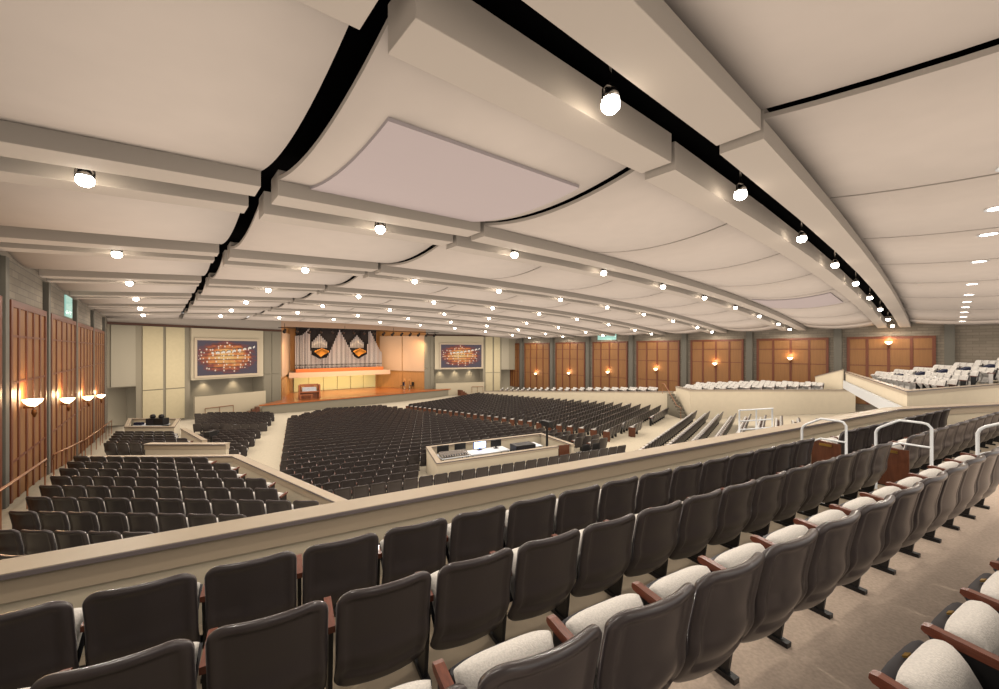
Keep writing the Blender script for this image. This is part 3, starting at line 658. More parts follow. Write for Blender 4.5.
# flat acoustic tiles hung under three bays
def tile(ci, bi, fr, fa, label):
    r0, r1 = COLS[ci]; a0 = TR[bi-1]+FB[1]; a1 = TR[bi]+NB[0]
    ra, rb = lerp(r0,r1,fr[0]), lerp(r0,r1,fr[1]); b0, b1 = lerp(a0,a1,fa[0]), lerp(a0,a1,fa[1])
    mb = MB(); nu = 10; top = []
    for i in range(nu):
        t = lerp(fa[0], fa[1], i/(nu-1)); tt = 2*t-1
        for r in (ra, rb):
            x, y = hall(lerp(a0,a1,t), r); top.append((x, y, zcol(ci,r)+.27-.27*(1-tt*tt)-.06))
    vs = top+[(x,y,z+.055) for x,y,z in top]; n = len(top); fs = []
    for i in range(nu-1):
        a_, b_, c_, d_ = 2*i, 2*i+2, 2*i+3, 2*i+1
        fs += [(d_,c_,b_,a_), (n+a_,n+b_,n+c_,n+d_), (a_,b_,n+b_,n+a_), (c_,d_,n+d_,n+c_)]
    fs += [(0,n,n+1,1), (2*nu-2,2*nu-1,n+2*nu-1,n+2*nu-2)]
    mb.add(vs, fs, 0)
    tag(mb.build('acoustic_tile', 'mauve'), label, 'ceiling tile')
tile(1, 1, (.11,.93), (.24,.98), 'large mauve square tile hung under the ceiling, beside the black gap')
tile(6, 1, (.1,.9), (.1,.9), 'mauve square tile under the distant ceiling near the right wall')
# track lights -------------------------------------------------------
def spot_proto():
    o = thing('track_spotlight', 'placeholder label to be replaced', 'spotlight', 0, 0, 0)
    MB().tube([(0,0,.5),(0,0,.2)], .016, 8).build('stem', 'chrome', o)
    mb = MB(); mb.tube([(-.11,0,.02),(-.11,0,.14),(-.06,0,.2),(.06,0,.2),(.11,0,.14),(.11,0,.02)], .012, 6); mb.build('yoke', 'chrome', o)
    mb = MB(); mb.lathe([(.035,.17),(.07,.155),(.095,.10),(.102,.05),(.096,.05),(.085,.09)], 18); mb.build('housing', 'chrome', o)
    mb = MB(); mb.lathe([(.01,.085),(.086,.06),(.108,.0),(.1,-.05),(.06,-.09),(.01,-.1)], 18); mb.build('bulb', 'lens', o)
    return o
sproto = spot_proto(); first = True
LE = 185
for ti, ta in enumerate(TR):
    for ci, (r0, r1) in enumerate(COLS):
        rc = (r0+r1)/2 - (.4 if ci > 1 else 0)
        x, y = hall(ta+.0, rc)
        if y < 1.0: vis = False
        else:
            u, v = proj(x, y, zcol(ci, rc)); vis = -40 < u < 1040
        z = zcol(ci, rc)-.06
        if vis:
            if first: o = sproto; first = False
            else: o = copy_tree(sproto)
            o.location = (x, y, z+CZ); o.rotation_euler = (0, 0, .4)
            tag(o, f'lit spotlight in the {nth(ti+1)} ceiling slot from camera, {nth(ci+1)} from the left wall', 'spotlight', group='lit spotlights in the ceiling slots')
        l = bpy.data.lights.new('spot_lamp', 'SPOT'); l.energy = LE; l.spot_size = radians(172); l.spot_blend = .25; l.color = (1, .92, .81); l.shadow_soft_size = .1
        lo = bpy.data.objects.new('spot_lamp', l); COL.objects.link(lo); lo.location = (x, y, z+CZ-.12)
# the next light slot lies behind the photographer
for rc in (-.8, 3.8, 8.6, 13.3, 18.1):
    x, y = hall(-3.6, rc); l = bpy.data.lights.new('spot_lamp', 'SPOT'); l.energy = 95; l.spot_size = radians(165); l.spot_blend = .3; l.color = (1, .92, .81); l.shadow_soft_size = .1
    lo = bpy.data.objects.new('spot_lamp', l); COL.objects.link(lo); lo.location = (x, y, ZC(rc)-.25+CZ)
# recessed downlights in the bay over the terrace
for i, r in enumerate((10.5, 13.5, 16.3, 20.6, 25.8, 29.0, 31.4, 33.4, 35.4, 37.4, 39.4)):
    ci = max(k for k, c in enumerate(COLS) if c[0] <= r+.3); x, y = hall(-.75, r)
    a0, a1 = -7.0, TR[0]+NB[0]; t = (-.75-a0)/(a1-a0); tt = 2*max(0,(t-.2)/.8)-1
    z = zcol(ci, r)+.27-.27*(1-tt*tt)
    o = thing('recessed_downlight', f'round recessed downlight, {nth(i+1)} from the camera along the right ceiling', 'light', x, y, z-.012, group='recessed downlights toward the right wall')
    MB().lathe([(.16,0),(.2,-.012),(.2,.0)], 18).build('rim', 'white', o); MB().lathe([(.01,-.004),(.15,-.006),(.15,.004)], 18).build('lens', 'dl', o)
    if i % 3 == 0:
        l = bpy.data.lights.new('downlight_lamp', 'SPOT'); l.energy = 160; l.color = (1,.92,.8); l.spot_size = radians(120); l.spot_blend = .6; l.shadow_soft_size = .15
        lo = bpy.data.objects.new('downlight_lamp', l); COL.objects.link(lo); lo.location = (x, y, z-.06+CZ)
# lighting pipe with black stage lights in front of the stage
p0, p1 = hall(46.6, 9.6), hall(46.6, 29.5)
lb = thing('lighting_pipe', 'long black lighting pipe hanging in front of the stage opening', 'lighting pipe', p0[0], p0[1], 2.4)
MB().tube([(0,0,0),(p1[0]-p0[0],p1[1]-p0[1],0)], .04).build('pipe', 'black', lb)
for q in (.03, .35, .66, .97): MB().tube([((p1[0]-p0[0])*q,(p1[1]-p0[1])*q,.03),((p1[0]-p0[0])*q,(p1[1]-p0[1])*q,.45)], .02, 6).build('hanger', 'black', lb)
for i in range(16):
    q = (i+.5)/16; x, y = lerp(p0[0],p1[0],q), lerp(p0[1],p1[1],q)
    o = thing('stage_spotlight', f'small black stage light, {nth(i+1)} along the pipe from the left', 'stage light', x, y, 2.36, atan2(RX[1],RX[0]), group='stage lights on the lighting pipe')
    MB().tube([(0,0,0),(0,0,-.14)], .03, 6).build('clamp', 'black', o); MB().tube([(0,-.2,-.2),(0,.28,-.42)], [.12,.17], 10).build('can', 'black', o)
# ================================================================== SEATS
PITCH = .552
HW, BH0, BH1 = .26, .205, .83
def back_y(x, z):           # mid surface of the reclined, wrapped backrest
    y = -.11+.21*(BH1-z)-.02*exp(-((z-.43)/.07)**2)
    y += .055*(x/HW)**2
    if z < .36: y += .6*(.36-z)**1.3
    return y
def back_outline(x, hw, zb, zt, rc, rb):
    ax = abs(x); d = max(0, ax-(hw-rc)); dt = rc-sqrt(max(0, rc*rc-d*d)); d2 = max(0, ax-(hw-rb)); db = rb-sqrt(max(0, rb*rb-d2*d2))
    return zb+db, zt-dt-.012*cos(pi*x/hw)*0
def pad(hw, zb, zt, rc, rb, nx, nz, yf, thf, thb, dish=0.0, rim=.03, mi=(0,0)):
    vs = []; fs = []
    xs = [hw*sin(pi/2*(-1+2*i/(nx-1))) for i in range(nx)]
    qs = [.5+.5*sin(pi/2*(-1+2*j/(nz-1))) for j in range(nz)]
    for side in (0, 1):
        for x in xs:
            z0, z1 = back_outline(x, hw, zb, zt, rc, rb)
            for q in qs:
                z = z0+(z1-z0)*q
                e = min(hw-abs(x), z1-z, z-z0); k = min(1, max(0, e/rim)); w = sqrt(max(0, 1-(1-k)**2))
                y = yf(x, z)
                if side == 0:
                    dd = 0
                    if dish:
                        s1 = min(1, max(0, (min(hw-.05-abs(x), z1-.05-z)+.015)/.03)); s2 = min(1, max(0, (z-(zb+.125-.025*cos(x/hw*1.5)))/.03))
                        dd = dish*s1*s1*(3-2*s1)*s2*s2*(3-2*s2)
                    y -= thb*w-dd
                else: y += thf*w
                vs.append((x, y, z))
    n = nx*nz
    for i in range(nx-1):
        for j in range(nz-1):
            a, b, c, d = i*nz+j, (i+1)*nz+j, (i+1)*nz+j+1, i*nz+j+1
            fs.append(((a,b,c,d), mi[0])); fs.append(((n+d,n+c,n+b,n+a), mi[1]))
    ring = [i*nz for i in range(nx)]+[(nx-1)*nz+j for j in range(1,nz)]+[i*nz+nz-1 for i in range(nx-2,-1,-1)]+[j for j in range(nz-2,0,-1)]
    for i in range(len(ring)):
        a, b = ring[i], ring[(i+1)%len(ring)]; fs.append(((a, n+a, n+b, b), mi[0]))
    return vs, fs
def seat_pts(nx, nz, hw, L, th, bulge, tilt, y0=.105, z0=.325, off=0.0):
    """tipped-up seat pad: length axis leans forward and up; face looks up and back"""
    ly, lz = cos(tilt), sin(tilt); ny, nz_ = -sin(tilt), cos(tilt); vs = []; fs = []
    xs = [hw*sin(pi/2*(-1+2*i/(nx-1))) for i in range(nx)]; qs = [.5+.5*sin(pi/2*(-1+2*j/(nz-1))) for j in range(nz)]
    for side in (0, 1):
        for x in xs:
            for q in qs:
                tap = 1-.10*(1-q); e = min(1, min((hw-abs(x))/.07, q*L/.06, (1-q)*L/.09)); w = sqrt(max(0, 1-(1-max(0,e))**2))
                crn = (abs(x)/hw)**4; l = L*q*(1-.07*crn)
                h = (th*w+bulge*(1-(x/hw)**2)*w) if side == 0 else 0
                vs.append((x*tap, y0+ly*l+ny*(h+off), z0+lz*l+nz_*(h+off)))
    n = nx*nz
    for i in range(nx-1):
        for j in range(nz-1):
            a, b, c, d = i*nz+j, (i+1)*nz+j, (i+1)*nz+j+1, i*nz+j+1
            fs.append((a,b,c,d)); fs.append((n+d,n+c,n+b,n+a))
    ring = [i*nz for i in range(nx)]+[(nx-1)*nz+j for j in range(1,nz)]+[i*nz+nz-1 for i in range(nx-2,-1,-1)]+[j for j in range(nz-2,0,-1)]
    for i in range(len(ring)):
        a, b = ring[i], ring[(i+1)%len(ring)]; fs.append((a, n+a, n+b, b))
    return vs, fs
TILT = radians(60)
def part_meshes():
    P = {}
    vs, fs = pad(HW, BH0-.02, BH1, .095, .08, 31, 37, back_y, .03, .022, dish=.02, rim=.03)
    mb = MB(); mb.add(vs, [f for f, _ in fs], 0, True); P['backrest'] = mb.mesh('backrest', ['shell'])
    vs, fs = pad(HW-.03, BH0+.07, BH1-.045, .075, .05, 15, 15, lambda x, z: back_y(x,z)+.012, .06, 0.0, rim=.06)
    mb = MB(); mb.add(vs, [f for f, _ in fs], 0, True); P['back_cushion'] = mb.mesh('back_cushion', ['fabric'])
    vs, fs = seat_pts(15, 13, .23, .325, .07, .028, TILT); mb = MB(); mb.add(vs, fs, 0, True); P['seat_cushion'] = mb.mesh('seat_cushion', ['fabric'])
    vs, fs = seat_pts(9, 7, .236, .315, .065, 0, TILT, off=-.066); mb = MB(); mb.add(vs, fs, 0, True); P['seat_pan'] = mb.mesh('seat_pan', ['pan'])
    ly, lz = cos(TILT), sin(TILT); mb = MB(); c = Vector((0, .105+ly*.313, .325+lz*.313))
    nrm = Vector((0,-sin(TILT),cos(TILT))); tv = Vector((0,ly,lz)); 
    c = c-nrm*.03
    vv = [c+Vector((sx*.018,0,0))+nrm*(.010*st)+tv*(.004*sn) for sn in (-1,1) for sx, st in ((-1,-1),(1,-1),(1,1),(-1,1))]
    mb.add(vv, [(3,2,1,0),(4,5,6,7),(0,1,5,4),(1,2,6,5),(2,3,7,6),(3,0,4,7)]); P['number_plate'] = mb.mesh('number_plate', ['brass'])
    def arm(x):
        mb = MB(); prof = [(.045,.592),(.285,.612),(.31,.607),(.313,.587),(.30,.575),(.27,.57),(.045,.555)]
        for sx in (0,):
            w = .02; n = len(prof); vs = [(x-w,y,z) for y,z in prof]+[(x+w,y,z) for y,z in prof]
            fs = [tuple(range(n)), tuple(range(n,2*n))[::-1]]+[(i, n+i, n+(i+1)%n, (i+1)%n) for i in range(n)]
            mb.add(vs, fs)
        return mb.mesh('armrest', ['arm'])
    def std(x):
        mb = MB(); mb.add([(x-.012,.14,.0),(x+.012,.14,0),(x+.012,.27,0),(x-.012,.27,0),(x-.012,.06,.555),(x+.012,.06,.555),(x+.012,.27,.575),(x-.012,.27,.575)],
                          [(0,3,2,1),(4,5,6,7),(0,1,5,4),(1,2,6,5),(2,3,7,6),(3,0,4,7)])
        mb.box(x-.024, x+.024, .09, .34, 0, .03); return mb.mesh('standard', ['black'])
    P['arm0'], P['std0'], P['arm1'], P['std1'] = arm(-PITCH/2), std(-PITCH/2), arm(PITCH/2), std(PITCH/2)
    mb = MB(); mb.box(-PITCH/2-.045, -PITCH/2-.026, -.06, .36, .02, .60); P['end0'] = mb.mesh('end_panel', ['endwood'])
    mb = MB(); mb.box(-PITCH/2-.06, -PITCH/2-.045, .06, .24, .53, .57); P['lamp'] = mb.mesh('aisle_light', ['brass'])
    return P
PM = part_meshes()
_v, _f = pad(.250, .10, .835, .095, .03, 13, 13, lambda x, z: back_y(x,z)+.03, .07, .0, 0.0, rim=.05)
_m = MB(); _m.add(_v, [f for f, _ in _f], 0, True); PM['front_cover'] = _m.mesh('front_cover', ['fabric'])
def child(name, me, parent):
    o = bpy.data.objects.new(name, me); COL.objects.link(o); o.parent = parent; return o
protos = {}
def seat_proto(full, end):
    """end: 0 none, 1 = extra arm on the right, 2 = wood end panel on the left"""
    key = (full, end)
    o = bpy.data.objects.new('auditorium_seat', None); COL.objects.link(o); o.empty_display_size = .1
    b = child('backrest', PM['backrest'], o)
    if full == -1: child('front_cover', PM['front_cover'], b)
    else: child('back_cushion', PM['back_cushion'], b)
    s = child('seat_cushion', PM['seat_cushion'], o)
    if full > 0:
        p = child('seat_pan', PM['seat_pan'], o)
        if full == 2: child('number_plate', PM['number_plate'], p)
    child('armrest', PM['arm0'], o); child('standard', PM['std0'], o)
    if end == 1: child('armrest', PM['arm1'], o); child('standard', PM['std1'], o)
    if end == 2:
        ep = child('end_panel', PM['end0'], o)
        if full > 0: child('aisle_light', PM['lamp'], ep)
    return o
def put_seat(x, y, z, rot, full, end, label, group):
    key = (full, end)
    if key not in protos: o = protos[key] = seat_proto(full, end)
    else: o = copy_tree(protos[key])
    o.location = (x, y, z+CZ); o.rotation_euler = (0, 0, rot)
    return tag(o, label, 'seat', group)
# every seat of the hall: (x, y, z, rot, end, label, group, forced)
SEATS = []
def row(W, D, t0, n, zf, lab, group, endl=0, step=PITCH, rev=False, forced=False, keep=None, rot=None):
    for i in range(n):
        t = t0+i*step; x, y = W.P(t, D)
        if keep and not keep(x, y, t): continue
        e = 1 if i == n-1 else (endl if i == 0 else 0)
        k = (n-i) if rev else (i+1)
        SEATS.append((x, y, zf(x, y), W.ang if rot is None else rot, e, lab(k), group, forced))
gT = 'terrace seats'
cf = lambda z: (lambda x, y: z)
# terrace rows: the top rear edge of a seat lies .11 behind its origin
row(WT, 2.986+.11, -.207-3*.556, 17, cf(ZT1), lambda k: f'black seat, {nth(k)} from the white rails in the row against the parapet', gT, rev=True, forced=True, step=.556)
row(WT, 2.138+.11, -.632-2*.557, 17, cf(ZT2), lambda k: f'black seat, {nth(k)} from the white rails in the middle terrace row', gT, rev=True, forced=True, step=.557)
row(WT, 1.07+.11, .80-3*PITCH, 15, cf(ZT3), lambda k: f'black seat, {nth(k)} from the left in the row along the carpeted walkway', gT, forced=True)
row(WT, 0.33, 1.98+PITCH/2-2*PITCH, 8, cf(ZT3), lambda k: f'pale seat with wooden arms, {nth(k)} from left in the row behind the walkway', gT, forced=True)
row(WT, 2.986+.11, 8.5, 10, cf(ZT1), lambda k: f'black seat beyond the white rails, {nth(k)} from them in the front row', gT, endl=2, forced=True)
row(WT, 2.138+.11, 8.4, 13, cf(ZT2), lambda k: f'black seat beyond the white rails, {nth(k)} from them in the middle row', gT, endl=2, forced=True)
row(WT, 1.07+.11, 8.4, 12, cf(ZT3), lambda k: f'black seat beyond the white rails, {nth(k)} from them in the rear row', gT, endl=2, forced=False)
# side block K
for i in range(10):
    Y = 12.55-.9*i
    xl = x_wall(Y)+1.3; f = (13.5-Y)/.65; xr = K0[0]+.76*f-1.15 if Y < 13.5 else -10.5
    n = int((xr-xl)/PITCH)+1
    for j in range(n):
        x = xl+.28+j*.562; y = Y-.087*(x-xl)*.55
        if WT.tD(x, y)[1] < 5.0: continue
        SEATS.append((x, y, z_side(y), radians(-2.7), 1 if j == n-1 else 0, f'dark side-block seat, {nth(j+1)} from the wall aisle, {nth(i+1)} row from low front wall', 'seats of the left side block', False))
# lower block K2
for i in range(6):
    Y = 22.0-.95*i; xl = x_wall(Y)+1.6; xr = x_b(Y)-1.0; n = max(2, int((xr-xl)/PITCH)+1)
    for j in range(n):
        x = xl+.28+j*PITCH; y = Y
        SEATS.append((x, y, z_side(y), 0.0, 1 if j == n-1 else 0, f'dark seat, {nth(j+1)} from the wall, {nth(6-i)} row in the block beyond the stub wall', 'seats of the lower left block', False))
# H, left floor block
xH = lambda y: -12.9-.479*(y-20.2)
for i in range(19):
    D0 = 21.4+.92*i+(1.3 if i > 8 else 0)
    for j in range(26):
        t = -15.4+j*PITCH+6*PITCH; x, y = WH.P(t-9, D0)
        if x > xH(y)-.3 or x < (x_b(y)+.75 if y < 27.4 else -.775*y): continue
        if to_hall(x, y)[0] > front_a(to_hall(x, y)[1])-3.2 or hypot(x+14.9, y-20.15) < .85: continue
        SEATS.append((x, y, z_main(x,y), WH.ang, 0, f'dark floor seat in the left block, {nth(i+1)} row back, {nth(j+1)} along', 'floor seats', False))
# G, centre floor block
for i in range(33):
    D = 13.52+.9*i
    tmax = (18.3-.2346*D)/.9722; tmin = -.3+max(0, D-36.5)*.55
    if i == 0: tmax = 14.5
    n = int((tmax-tmin)/PITCH); off = (i % 2)*.27
    for j in range(n):
        t = tmin+off+j*PITCH; x, y = WG.P(t, D)
        if i in (1,2,3) and 4.3 < t < 13.0: continue
        if i == 1 and t > 12: continue
        SEATS.append((x, y, z_main(x,y), WG.ang, 1 if j == n-1 else 0, f'dark floor seat, {nth(j+1)} from the left aisle, {nth(i+1)} row ahead of the terrace parapet', 'floor seats', False))
# F, right floor block
P0 = (6.43, 22.9); sF = .905
for i in range(-1, 28):
    bx_, by_ = P0[0]+AX[0]*sF*i, P0[1]+AX[1]*sF*i; t0, D = WF.tD(bx_, by_)
    for j in range(22):
        if i == -1 and (j > 2 and j < 8 or j > 15): continue
        if i == 0 and 3 < j < 5: continue
        t = t0+.3+j*PITCH+(2.2 if i == -1 else 0); x, y = WF.P(t, D); a, r = to_hall(x, y)
        if r > 32.1 or a > front_a(r)-4.5: continue
        SEATS.append((x, y, z_main(x,y), WF.ang, 2 if j == 0 else 0, f'dark seat, {nth(j+1)} from the centre aisle, {nth(i+2)} row of the right floor block', 'floor seats', False))
# E, rear right floor block
for i in range(9):
    D = 4.93+.1-.85*i
    for j in range(26):
        t = 18.6+.5*i+j*PITCH; x, y = WF.P(t, D)
        if to_hall(x,y)[1] > 30.2 or WT.tD(x,y)[1] < 6.5 or y > 29.2: continue
        SEATS.append((x, y, z_main(x,y), WF.ang, 2 if j == 0 else 0, f'dark seat, {nth(j+1)} from the near end, {nth(i+1)} row behind the cross aisle', 'floor seats', False))
# D and the right side gallery, pale seat fronts showing
WD = Wedge(97)
def zD(x, y): return -3.74+.03*(x-14.6)
WS = Wedge(88)
for i in range(14):
    for j in range(7):
        x = 15.9+.95*i+WD.d[0]*PITCH*j; y = 30.85+WD.d[1]*PITCH*j
        if to_hall(x,y)[1] > 40.2 or (i < 2 and j > 3) or x > 25.6: continue
        SEATS.append((x, y, zD(x,y), WD.ang, 0, f'pale gallery seat, {nth(j+1)} from the gallery wall, {nth(i+1)} row from the stairs', 'pale gallery seats', False))
for i in range(22):
    for j in range(4):
        bx_, by_ = hall(17.2+1.0*i, 33.95); x = bx_+WS.d[0]*PITCH*j; y = by_+WS.d[1]*PITCH*j
        SEATS.append((x, y, zF(x,y)-.54, WS.ang, 0, f'pale side seat, {nth(j+1)} from the low right wall, {nth(i+1)} row from the stairs', 'pale gallery seats', False))
# C, right terrace, pale fronts
CROWS = 8
def zCrow(i): return -2.17+.15*i
def c_tmin(D):       # behind the side parapet CB-CD
    # intersection of row line D with the line CB-CD
    (t0, d0), (t1, d1) = WF.tD(*CB), WF.tD(*CD); return lerp(t0, t1, (D-d0)/(d1-d0))
WC = Wedge(66)
TC0, DC0 = WC.tD(23.8, 24.5)
def c_ok(x, y, m):      # inside the terrace parapets by the margin m
    ux, uy = CB[0]-CA[0], CB[1]-CA[1]; L = hypot(ux, uy); d1 = (-uy*(x-CA[0])+ux*(y-CA[1]))/L
    vx, vy = CD[0]-CB[0], CD[1]-CB[1]; L2 = hypot(vx, vy); d2 = (-vy*(x-CB[0])+vx*(y-CB[1]))/L2
    return d1 > m and d2 > m and to_hall(x,y)[1] < 40.4
for i in range(-1, CROWS):
    D = DC0-.9*i; m = 0
    for j in range(30):
        t = TC0-j*PITCH; x, y = WC.P(t, D); q = TC0-t
        if not c_ok(x, y, .75) or 2.0 < q < 3.2: continue
        m += 1
        SEATS.append((x, y, zCrow(max(i,0)), WC.ang, 0, f'pale terrace seat, {nth(m)} from the wall, {nth(i+2)} row behind the right parapet', 'pale seats of the right terrace', False))
# choose the 300 that show largest
def seen(s):
    x, y, z = s[:3]
    if s[7]: return True
    if y < .4: return False
    u, v = proj(x, y, z+.8)
    if not (-25 < u < 1024 and v < 760): return False
    t, D = WT.tD(x, y)
    if D > 4.2 and t < 13.6 and -(z+.80)/D > 1.5/4.15: return False
    if D > 4.3 and u < 899 and v > 350+.1665*(1245-u): return False
    return True
vis = [s for s in SEATS if seen(s)]
vis.sort(key=lambda s: (not s[7], s[1]))
chosen = vis[:300]; rest = vis[300:]
for s in chosen:
    x, y, z, rot, e, lab, grp, forced = s
    full = -1 if grp.startswith('pale') else 2 if (forced and y < 3.2) else (1 if y < 9 else 0)
    put_seat(x, y, z, rot, full, e, lab, grp)
# the remaining far seats as one object
def far_seat(pale=False):
    mb = MB(); hw = .258
    for (zb, zt, yo, th, m, h2) in ((.24, .83, -.022, .052, 0, hw), (.1, .835, .03, .075, 1, hw-.01) if pale else (.34, .79, .03, .045, 1, hw-.03)):
        n = 9; xs = [h2*sin(pi/2*(-1+2*i/(n-1))) for i in range(n)]; top = []; 
        pts = []
        for x in xs:
            z0, z1 = back_outline(x, h2, zb, zt, .095, .07); pts.append((x, z0, z1))
        vs = []
        for x, z0, z1 in pts:
            for z in (z0, z1):
                y = back_y(x, z)+yo; vs += [(x, y, z), (x, y+th, z)]
        fs = []
        for i in range(n-1):
            a = 4*i; b = 4*(i+1)
            fs += [(a, b, b+2, a+2), (a+1, a+3, b+3, b+1), (a+2, b+2, b+3, a+3), (a, a+1, b+1, b)]
        mb.add(vs, fs, m, False)
    ly, lz = cos(TILT), sin(TILT); ny, nz = -sin(TILT), cos(TILT); w = .222
    def q(l, h, x): return (x, .105+ly*l+ny*h, .325+lz*l+nz*h)
    vs = [q(0,0,-w*.9), q(0,0,w*.9), q(.34,0,w), q(.34,0,-w), q(0,.07,-w*.85), q(0,.07,w*.85), q(.33,.08,w*.9), q(.33,.08,-w*.9)]
    mb.add(vs, [(4,5,6,7),(0,1,5,4),(1,2,6,5),(2,3,7,6),(3,0,4,7)], 1)
    vs2 = [q(0,-.04,-w), q(0,-.04,w), q(.33,-.04,w), q(.33,-.04,-w), q(0,0,-w), q(0,0,w), q(.33,0,w), q(.33,0,-w)]
    mb.add(vs2, [(3,2,1,0),(0,1,5,4),(1,2,6,5),(2,3,7,6),(3,0,4,7),(4,5,6,7)], 2)
    x = -PITCH/2; mb.box(x-.02, x+.02, .05, .31, .56, .60, 3); mb.box(x-.012, x+.012, .12, .27, 0, .56, 4)
    return mb
fsm = far_seat(); fsp = far_seat(True); V = []; FF = []; MM = []
endb = MB(); endb.box(-PITCH/2-.05, -PITCH/2-.026, -.06, .36, .02, .60, 0); endb.box(-PITCH/2-.045, -PITCH/2+.02, .05, .3, .6, .64, 1)
for s in rest:
    x, y, z, rot, e = s[:5]; c_, s_ = cos(rot), sin(rot)
    for src, mmap in (((fsp, (0,1,1,3,1)) if s[6].startswith('pale') else (fsm, (0,1,2,3,4))),)+(((endb, (5,1)),) if e == 2 else ()):
        o = len(V)
        V += [(x+c_*a-s_*b, y+s_*a+c_*b, z+h+CZ) for a, b, h in src.v]
        FF += [[o+i for i in f] for f in src.f]; MM += [mmap[m] for m in src.m]
me = bpy.data.meshes.new('distant_seating'); me.from_pydata(V, [], FF)
for m in ('shell','fabric','pan','arm','black','endwood'): me.materials.append(M[m])
me.polygons.foreach_set('material_index', MM); me.update()
o = bpy.data.objects.new('distant_seating', me); COL.objects.link(o)
tag(o, 'distant rows of dark seats filling the floor and pale seats at the sides', 'seating', kind='stuff')
print('seats', len(SEATS), 'visible', len(vis), 'rest', len(rest), 'farthest individual', chosen[-1][1])
# floors under the right terraces
mb = MB(); mb.prism([(14.9,30.22), (27.3,30.22), hall(7.5,41.2), hall(15.5,41.2), (14.9,33.2)], -5.6, lambda x, y: zD(x,y))
struct(mb, 'floor_gallery', 'carpet2', 'carpeted gallery floor under the line of pale seats', 'floor')
mb = MB(); mb.prism([hall(16.1,33.42), hall(16.1,41.2), hall(41,41.2), hall(41,33.42)], -6.9, lambda x, y: zF(x,y)-.54)
struct(mb, 'floor_right_side', 'carpet2', 'carpeted raised floor along the right wall panels', 'floor')
def clip_poly(P, fn):
    out = []
    for k in range(len(P)):
        a, b = P[k], P[(k+1)%len(P)]; fa, fb = fn(*a), fn(*b)
        if fa >= 0: out.append(a)
        if fa*fb < 0: w_ = fa/(fa-fb); out.append((lerp(a[0],b[0],w_), lerp(a[1],b[1],w_)))
    return out
def cd1(x, y): ux, uy = CB[0]-CA[0], CB[1]-CA[1]; return (-uy*(x-CA[0])+ux*(y-CA[1]))/hypot(ux, uy)-.26
def cd2(x, y): ux, uy = CD[0]-CB[0], CD[1]-CB[1]; return (-uy*(x-CB[0])+ux*(y-CB[1]))/hypot(ux, uy)-.26
for i in range(CROWS):
    D = DC0-.9*i; d1 = D+.55 if i else D+6; d0 = D-.35
    p = [WC.P(TC0+1.5,d1), WC.P(TC0-16,d1), WC.P(TC0-16,d0), WC.P(TC0+1.5,d0)]
    p = clip_poly(clip_poly(clip_poly(p, cd1), cd2), lambda x, y: 41.2-to_hall(x,y)[1])
    if len(p) < 3: continue
    mb = MB(); mb.prism(p, -2.75, zCrow(i)); struct(mb, f'floor_right_terrace_{i+1}', 'carpet2', f'carpeted seat step, {nth(i+1)} behind the right terrace parapet', 'floor')
# ================================================================== WHITE AISLE RAILS on the terrace
def aisle_rail(t, D0, D1, zf0, zf1, zt0, zt1, label):
    x, y = WT.P(t, D0)
    o = thing('aisle_handrail', label, 'handrail', x, y, zf0, WT.ang, group='white aisle handrails'); L = D1-D0; f1 = zf1-zf0; a, b = zt0-zf0, zt1-zf0
    mb = MB(); mb.tube([(0,0,0),(0,0,a-.06),(0,.04,a-.01),(0,.09,a),(0,L*.55,a+.0),(0,L-.06,b+.03),(0,L-.02,b-.01),(0,L,b-.06),(0,L,f1)], .018, 10); mb.build('rail', 'white', o)
    mb = MB(); mb.tube([(0,0,a-.33),(0,L*.55,a-.33),(0,L,b-.33)], .015, 8); mb.build('mid_rail', 'white', o)
aisle_rail(7.84, 2.84, 3.45, ZT2 if False else ZT1, ZT1, -1.15, -1.31, 'white aisle handrail closest to the parapet')
aisle_rail(7.80, 1.89, 2.47, ZT2, ZT2, -1.02, -1.18, 'white aisle handrail in the middle of the three steps')
aisle_rail(7.58, 0.84, 1.44, ZT3, ZT3, -.84, -.98, 'white aisle handrail cut off by the picture edge')
# white guard rail on a landing beyond the parapet
gx, gy = 9.6, 14.6
mb = MB(); mb.prism([(8.7,13.9), (11.6,14.9), (11.3,15.8), (8.4,14.8)], -5.4, -3.28); struct(mb, 'floor_landing', 'carpet2', 'carpeted landing beyond the parapet under the guard rail', 'floor')
g = thing('guard_rail', 'white guard rail beyond the parapet, over the floor seats', 'guard rail', 8.95, 14.55, -3.28, atan2(.3,1.0))
for xx in (0, .82, 1.62): MB().tube([(xx,0,0),(xx,0,1.02)], .03).build('post', 'white', g)
for zz in (.3, .62, 1.03): MB().tube([(-.03,0,zz),(1.65,0,zz)], .028).build('bar', 'white', g)
# stairs beside the gallery
mb = MB()
for k in range(8):
    mb.box(14.1, 14.6, 30.4+.3*k, 30.4+.3*(k+1), -5.6, -5.05+.2*k)
st = mb.build('gallery_stairs', 'darkgrey'); tag(st, 'grey steps climbing beside the cream gallery wall', 'stairs')
g = thing('handrail', 'wooden handrail on the steps beside the gallery wall', 'handrail', 13.95, 30.4, z_main(13.95,30.4))
MB().tube([(0,-.5,.9),(0,.3,1.0),(0,2.6,2.5),(0,3.2,2.5)], .03).build('rail', 'rail', g); MB().tube([(0,-.4,0),(0,-.4,.9)], .02).build('post', 'rail', g); MB().tube([(0,3.0,1.6),(0,3.0,2.5)], .02).build('post', 'rail', g)
